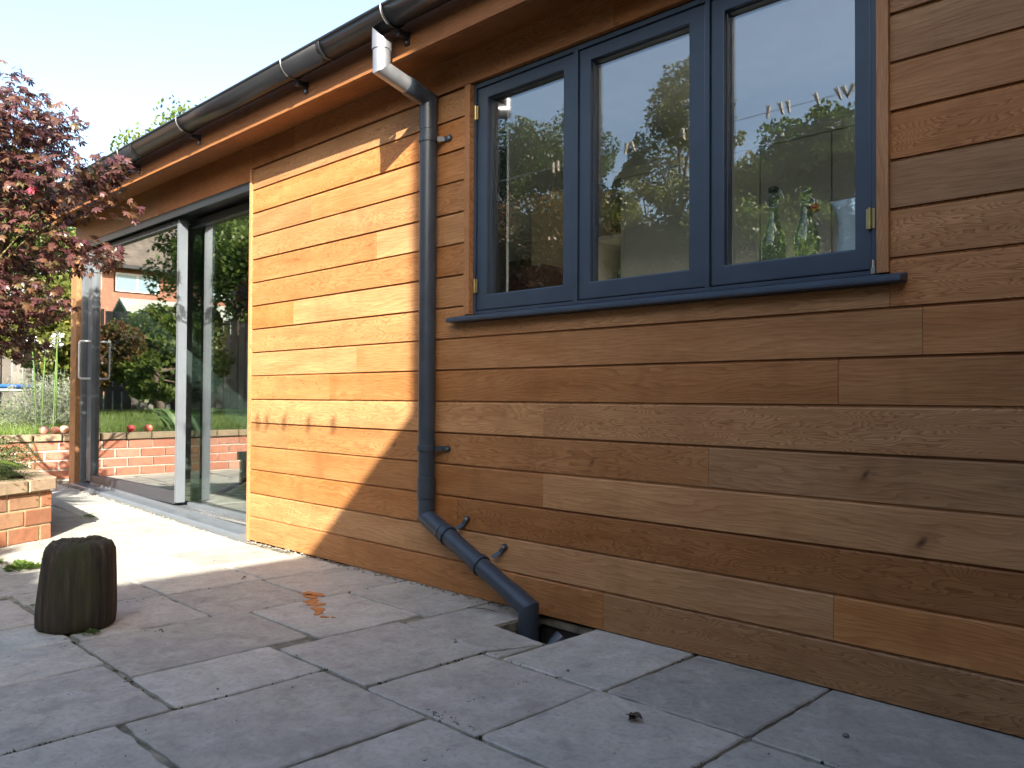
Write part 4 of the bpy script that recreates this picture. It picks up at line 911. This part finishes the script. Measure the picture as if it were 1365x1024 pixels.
# ---- fences
def fence(p0, p1, z0, h, label, pitch=.14, bw=.115):
    p0 = Vector((*p0, 0)); p1 = Vector((*p1, 0)); d = p1-p0; ln = d.length; d.normalize(); nr = Vector((-d.y, d.x, 0)); f = empty('garden_fence', ((p0+p1)/2+Vector((0, 0, z0))), label, 'fence')
    ms = []
    for i in range(3):
        hh = h+random.uniform(-.02, .02); m = MB().box((-bw/2, -.009, 0), (bw/2, .009, hh)).mesh('fence_board'); m.materials.append(FENCEW); ms.append(m)
    nb = int(ln/pitch); ang = math.atan2(d.y, d.x)
    for i in range(min(nb, 295)):
        c = p0+d*(i+.5)*pitch; o = bpy.data.objects.new('fence_board', ms[i % 3]); COL.objects.link(o); o.parent = f; c.z = z0+random.uniform(-.015, .015); o.location = c-world_loc(f); o.rotation_euler = (0, random.uniform(-.006, .006), ang)
    for z in (.3, h-.35):
        q = [p0+nr*.012, p1+nr*.012, p1+nr*.06, p0+nr*.06]; MB().prism([(a.x, a.y) for a in q], z0+z, z0+z+.08, 'z').build('fence_rail', FENCEW, f, rn=True)
    k = 0
    while k < ln:
        c = p0+d*k+nr*.11; MB().box((c.x-.045, c.y-.045, z0-.3), (c.x+.045, c.y+.045, z0+h)).build('fence_post', FENCEW, f); k += 1.9
fence((-14.0, -8.5), (-14.0, 8.0), .6, 1.6, 'weathered grey upright board fence across the end of the garden')
fence((-13.9, -8.6), (3.0, -11.3), .4, 1.75, 'grey board fence down the long side of the garden, seen mirrored', .16, .13)

# ---- silvery herb, agapanthus, iris
hb = empty('lavender_bush', (-9.6, .55, .5), 'pale silvery lavender bush behind the apples beside the corner post', 'plant')
V = []
for i in range(1500):
    a = RS.uniform(0, 6.283); e = RS.uniform(.25, 1.4); d0 = np.array([math.cos(a)*math.cos(e), math.sin(a)*math.cos(e), math.sin(e)]); b = np.array([-9.35, .40, .5])+RS.normal(0, .09, 3)*[1.5, 1.6, .2]; ln = RS.uniform(.28, .62)
    sd = np.cross(d0, RS.normal(0, 1, 3)); sd /= np.linalg.norm(sd); p = b+d0*ln
    V += [b+d0*ln*.3-sd*.003, p+d0*.03, b+d0*ln*.3+sd*.003, b+d0*ln*.2]
    for t in (.5, .65, .8, .95):
        q = b+d0*ln*t; dd = RS.normal(0, 1, 3); dd /= np.linalg.norm(dd); s2 = np.cross(dd, sd); V += [q, q+dd*.022+s2*.007, q+dd*.045, q+dd*.022-s2*.007]
props(link('foliage', cloud_mesh('foliage', np.array(V), 4), SILVER, hb), kind='stuff')
ag = empty('agapanthus', (-9.0, .15, .5), 'tall green stems with round pale flower heads beside the lavender', 'plant')
for i, (x, y, h, lx) in enumerate(((-8.9, .10, .86, .05), (-8.95, .16, .80, -.03), (-8.9, .25, .92, -.03), (-8.95, .29, .84, .0))):
    tip = Vector((x, y-lx, .5+h)); MB().tube([(x, y, .48), (x, y-lx*.4, .5+h*.6), tip], .006, 6).build('stem', STRAP, ag)
    m = MB()
    for k in range(26):
        dd = Vector((random.gauss(0, 1), random.gauss(0, 1), random.gauss(.3, 1))).normalized(); s = dd.cross(Vector((.3, 1, .2))).normalized()*.012; p = tip+dd*.022; m.add([p-s*.2, p+dd*.02-s, p+dd*.04, p+dd*.02+s], [(0, 1, 2, 3)])
    m.build('flower_head', WHITEF, ag)
ir = empty('iris_plant', (-8.1, -.95, .5), 'clump of long arching green sword leaves mirrored in the left door pane', 'plant')
for i in range(26):
    a = random.gauss(2.6, 1.1); L_ = random.uniform(.25, .5); b = Vector((-8.12+random.gauss(0, .04), -1.0+random.gauss(0, .05), .48)); d0 = Vector((math.cos(a)*.3, -abs(math.sin(a))*-.6 if i % 3 else -.5, 0))
    pts = [b+d0*L_*t+Vector((0, 0, L_*(1.2*t-.75*t*t))) for t in (0, .2, .4, .6, .8, 1)]
    strapleaf(pts, .013, STRAP, 'sword_leaf', ir)

# ---- trampoline
tr = empty('trampoline', (-11.9, 0, .52), 'round trampoline with blue pad and white legs on the lawn', 'trampoline')
tc = Vector((-11.9, .0, .925)); R = .98
m = MB(); n = 40; prf = [(R-.10, .0), (R-.10, .028), (R, .034), (R+.012, .012), (R, -.012)]
vs = []; k = len(prf)
for j in range(n):
    a = 2*math.pi*j/n
    for r, z in prf: vs.append((tc.x+r*math.cos(a), tc.y+r*math.sin(a), tc.z+z))
m.add(vs, [(j*k+i, ((j+1) % n)*k+i, ((j+1) % n)*k+(i+1) % k, j*k+(i+1) % k) for j in range(n) for i in range(k)], True).build('edge_pad', BLUE, tr)
MB().prism([(tc.x+(R-.11)*math.cos(2*math.pi*j/n), tc.y+(R-.11)*math.sin(2*math.pi*j/n)) for j in range(n)], tc.z+.004, tc.z+.008, 'z').build('jumping_mat', BLACKF, tr)
MB().tube([(tc.x+(R-.02)*math.cos(2*math.pi*j/n), tc.y+(R-.02)*math.sin(2*math.pi*j/n), tc.z-.035) for j in range(n+1)], .018, 8, caps=False).build('frame_ring', WHITEM, tr)
for j in range(6):
    a = 2*math.pi*(j+.27)/6; q = (tc.x+(R-.04)*math.cos(a), tc.y+(R-.04)*math.sin(a)); MB().tube([(*q, tc.z-.045), (*q, .52)], .017, 10).build('leg', WHITEM, tr)

# ---- washing line with pegs (above and behind the camera, seen mirrored)
wl = empty('washing_line', (-3.5, -2.4, 2.66), 'thin washing line mirrored near the top of the window', 'washing line')
lp = [Vector((x, -2.4, 2.65+.010*((x+3)/3)**2)) for x in np.linspace(-7.0, .88, 14)]
MB().tube(lp, .0022, 6).build('cord', STEEL, wl)
MB().tube([(-7.0, -2.4, 0), (-7.0, -2.4, 2.75)], .025, 10).build('line_post', WHITEM, wl)
def peg(x, i):
    o = empty('clothes_peg', (x, -2.4, 2.66), 'pale clothes peg on the washing line mirrored in the '+('right pane' if x > -2.6 else 'middle pane' if x > -3.4 else 'left pane'), 'clothes peg', 'pegs on the washing line, '+('right pane' if x > -2.6 else 'middle pane' if x > -3.4 else 'left pane'))
    t = random.uniform(-.5, .5)
    for s in (-1, 1):
        R_ = lambda v, s=s: Vector((x, -2.4, 2.675))+(Matrix.Rotation(t, 3, 'Y') @ (Matrix.Rotation(.09*s, 3, 'Y') @ Vector(v)))
        MB().box((s*.006-.005, -.006, -.062), (s*.006+.005, .006, .02), R=R_).build('peg_arm', PEG, o)
    return o
for i, x in enumerate((-.72, -.95, -1.2, -1.39, -1.5, -1.93, -2.0, -2.05, -2.09, -2.22, -2.40, -2.45, -2.53, -2.86, -3.17, -3.60, -3.65, -4.32, -4.37)): peg(x, i)

# ================================================================== NEIGHBOUR HOUSES
nh = empty('brick_house', (-25, -8, 0), 'red brick house with brown tiled roof mirrored at the top of the left door pane', 'house')
hx = -25.0
MB().box((hx-6, -17, 0), (hx, -2.2, 4.62)).build('wall', HBRICK, nh)
m = MB()
for k in range(22):      # stepped tile courses
    t0, t1 = k/22, (k+1)/22; x0, x1 = hx+.35-3.4*t0, hx+.35-3.4*t1; z0, z1 = 4.60+2.9*t0, 4.60+2.9*t1
    m.prism([(x0, z0), (x0, z0+.055), (x1, z1+.02), (x1, z1-.04)], -17.3, -1.9, 'y')
props(m.build('roof', TILE, nh, rn=True)); MB().prism([(hx-3.05, 7.45), (hx-6.4, 4.6), (hx-3.0, 4.6)], -17.3, -1.9, 'y').build('rear_roof', TILE, nh, rn=True)
MB().box((hx+.30, -17.3, 4.50), (hx+.42, -1.9, 4.60)).build('eaves_gutter', DARK, nh)
for y in (-3.9, -5.4, -7.0, -9.4, -11.6):
    w2 = MB().box((hx, y-.62, 3.86), (hx+.05, y+.62, 4.40)).build('window', WHITEM, nh)
    for s in (-1, 1): MB().box((hx+.051, y+s*.31-.27, 3.91), (hx+.06, y+s*.31+.27, 4.35)).build('window_pane', simple('sky_glass', (.20, .30, .36), .05, var=.05), w2)
sh = empty('garden_shed', (-18, -5.2, 0), 'low shed with pale grey-green felt roof mirrored below the brick house', 'shed')
MB().box((-19.4, -6.6, 0), (-17.2, -4.3, 2.05)).build('wall', FENCEW, sh)
m = MB(); m.prism([(-17.0, 2.0), (-18.3, 2.85), (-19.6, 2.0), (-19.6, 2.06), (-18.3, 2.92), (-17.0, 2.06)], -6.8, -4.1, 'y').build('roof', SHEDR, sh, rn=True)

# the two-storey brick wing to the right of the frame and its lean-to: they cast the big shade
wg = empty('brick_wing', (3, -2, 0), 'two storey brick wing right of the frame that shades the patio', 'house')
MB().prism([(-3.225, -.02), (-.03, -.02), (-.03, 2.34), (-3.225, 4.96)], .90, 6, 'x').build('wall', HBRICK, wg, rn=True)
MB().prism([(-.03, 2.345), (-3.225, 4.965), (-3.225, 5.03), (-.03, 2.41)], .89, 6.05, 'x').build('roof', TILE, wg, rn=True)
ga = empty('lean_to_garage', (3, -6, 0), 'low brick garage behind the camera that shades the stump', 'garage')
MB().prism([(-3.23, -.02), (-3.23, 3.40), (-4.02, 3.21), (-9.0, 3.21), (-9.0, -.02)], .90, 5, 'x').build('wall', HBRICK, ga, rn=True)

# ================================================================== SMALL THINGS ON THE PATIO
def blotch(cx, cy, pts, z=.0016, mat=RUST):
    n = len(pts); return [(cx+a, cy+b) for a, b in pts]
def onray(px, py, zp=0.):
    return None
spl = MB()
def spot(m, x, y, rx, ry, seed):
    rr = random.Random(seed); n = 22; q = []
    for j in range(n):
        a = 2*math.pi*j/n; k = 1+.28*math.sin(2*a+seed*2)+.2*math.sin(3*a+seed)+rr.uniform(-.14, .14); q.append((x+rx*k*math.cos(a), y+ry*k*math.sin(a)))
    z = gz(x)+.0026; m.add([(a, b, z-.003) for a, b in q]+[(a+(x-a)*.06, b+(y-b)*.06, z+.0004) for a, b in q], [(i, (i+1) % n, n+(i+1) % n, n+i) for i in range(n)]+[tuple(range(n, 2*n))])
SP = [(-3.06, -.445, .05, .03), (-3.03, -.475, .035, .022), (-2.95, -.515, .038, .026), (-2.89, -.53, .03, .03), (-2.82, -.565, .034, .028), (-2.77, -.60, .022, .018), (-2.71, -.61, .020, .011), (-2.68, -.59, .008, .008)]
for i, s in enumerate(SP): spot(spl, *s, seed=i)
props(spl.build('paint_spill', RUST), 'trail of orange splashes across the grey slabs near the wall', 'spill')
def curl_leaf(x, y, s, label, seed, n=3):
    rr = random.Random(seed); m = MB()
    for k in range(n):
        a = rr.uniform(0, 6.28); L_ = s*rr.uniform(.6, 1.1); u = Vector((math.cos(a), math.sin(a), 0)); v = Vector((-u.y, u.x, 0)); vs = []
        for i in range(6):
            t = i/5; w_ = .28*L_*math.sin(math.pi*(.1+.85*t)); p = u*L_*(t-.3)+Vector((0, 0, .004+.22*s*abs(math.sin(t*3+k))+k*.002))
            vs += [p-v*w_+Vector((0, 0, .2*w_)), p, p+v*w_+Vector((0, 0, .35*w_))]
        m.add([Vector((x, y, gz(x)+.003))+q for q in vs], [(i*3+j, i*3+j+1, i*3+j+4, i*3+j+3) for i in range(5) for j in range(2)], True)
    a = rr.uniform(0, 6.28); m.tube([(x, y, gz(x)+.008), (x+s*.9*math.cos(a), y+s*.9*math.sin(a), gz(x)+.006)], .0016, 5)
    props(m.build('dead_leaf', DEBRIS), label, 'dead leaf')
curl_leaf(-1.285, -.60, .042, 'curled dark dead leaf on the slab at the lower right', 3, 4)
curl_leaf(-3.52, -.51, .022, 'small dark dead leaf on the slab joint near the lit edge', 5, 2)
curl_leaf(-2.93, -1.13, .018, 'tiny dark scrap of leaf just right of the stump', 6, 2)
curl_leaf(-5.05, -.78, .02, 'small purple leaf fallen at the planter foot', 8, 2)
curl_leaf(-4.75, -.95, .018, 'small purple leaf fallen in front of the planter bricks', 9, 2)
tw = MB().tube([(-2.42, -.145, .007), (-2.36, -.11, .009), (-2.31, -.10, .006)], .0016, 5).build('twig', DEBRIS); props(tw, 'thin dark twig lying on the slab beside the drain hole', 'twig')
dbr = MB()
for i in range(60):
    x = random.uniform(-4.9, -.9); y = random.uniform(-1.8, -.06); s = random.uniform(.001, .0032); z = gz(x)+.003
    if -2.19 < x < -1.88 and y > -.27: continue
    if random.random() < .35: x = random.choice((-3.46, -2.99, -2.5, -2.2, -1.98))+random.gauss(0, .012)
    dbr.add([(x-s, y-s*.6, z), (x+s, y-s, z), (x+s*.6, y+s, z), (x-s, y+s*.7, z), (x, y, z+s)], [(0, 1, 4), (1, 2, 4), (2, 3, 4), (3, 0, 4)])
props(dbr.build('debris', DEBRIS), 'specks of dark dirt and crumbs scattered over the slabs', 'debris', kind='stuff')
V = []
for i in range(520):
    if RS.rand() < .5: x = RS.choice([-3.46, -2.99, -2.505, -2.195, -1.98, -1.69, -1.49, -1.03])+RS.normal(0, .004); y = RS.uniform(-1.9, -.05)
    else: x = RS.uniform(-3.9, -.6); y = RS.choice([-.465, -.92, -1.39])+RS.normal(0, .006)
    if -2.2 < x < -1.88 and y > -.28: continue
    if noise.noise(Vector((x*3, y*3, 9))) < .02: continue
    for k in range(4):
        a = RS.uniform(0, 6.28); s_2 = RS.uniform(.002, .0055); b = np.array([x+RS.normal(0, .003), y+RS.normal(0, .003), gz(x)-.004]); u = np.array([math.cos(a), math.sin(a), 0])*s_2; V += [b-u, b+np.array([0, 0, .006]), b+u, b+np.array([u[1], -u[0], -.001])]
props(link('moss', cloud_mesh('moss', np.array(V), 4), simple('dull_moss', (.07, .075, .035), .95, var=.5, scale=12)), 'dull olive moss and crumbs lodged in the paving joints', 'moss', kind='stuff')
st = MB()
for (x, y, s) in ((-1.66, -.42, .006), (-2.12, -.47, .006), (-.86, -.30, .009), (-2.25, -1.25, .004), (-3.42, -1.72, .005)): st.lathe((x, y, .002), [(s*.7, 0), (s, s*.4), (s*.6, s*.8)], 7)
props(st.build('pebble', GRAVEL), 'few tiny pale stone chips on the grey slabs', 'stone chips', kind='stuff')
def weed(x, y, r, n, label, seed):
    rs_ = np.random.RandomState(seed); V = []
    for i in range(n):
        a = rs_.uniform(0, 6.283); rr = r*rs_.uniform(.1, 1); b = np.array([x+rr*.7*math.cos(a), y+rr*.7*math.sin(a), gz(x)+.004+(1-rr/r)*r*.35*rs_.rand()]); d0 = np.array([math.cos(a), math.sin(a), rs_.uniform(.1, .8)])*r*.32; s = np.array([-math.sin(a), math.cos(a), rs_.uniform(-.3, .3)])*r*.13
        V += [b, b+d0*.5-s, b+d0, b+d0*.5+s]
    props(link('weed', cloud_mesh('weed', np.array(V), 4), WEEDM), label, 'weed')
weed(-3.075, -1.315, .035, 60, 'small green weed in the joint right in front of the stump', 1); weed(-3.115, -1.345, .022, 30, 'smaller weed tuft touching the one before the stump', 2)
weed(-4.45, -1.17, .09, 160, 'spreading bright green weed left of the stump by the planter', 3); weed(-4.65, -1.24, .06, 70, 'low weed patch against the planter at the left edge', 4)
weed(-3.62, -1.35, .03, 30, 'tiny weed in the joint left of the stump', 5); weed(-5.75, -.45, .05, 60, 'little weed on the sunlit paving between planter and door', 6)
weed(-4.6, -1.02, .035, 30, 'yellow-green weed showing just above the stump top', 7)
weed(-3.24, -.83, .012, 16, 'speck of moss in the joint right of the stump', 9)
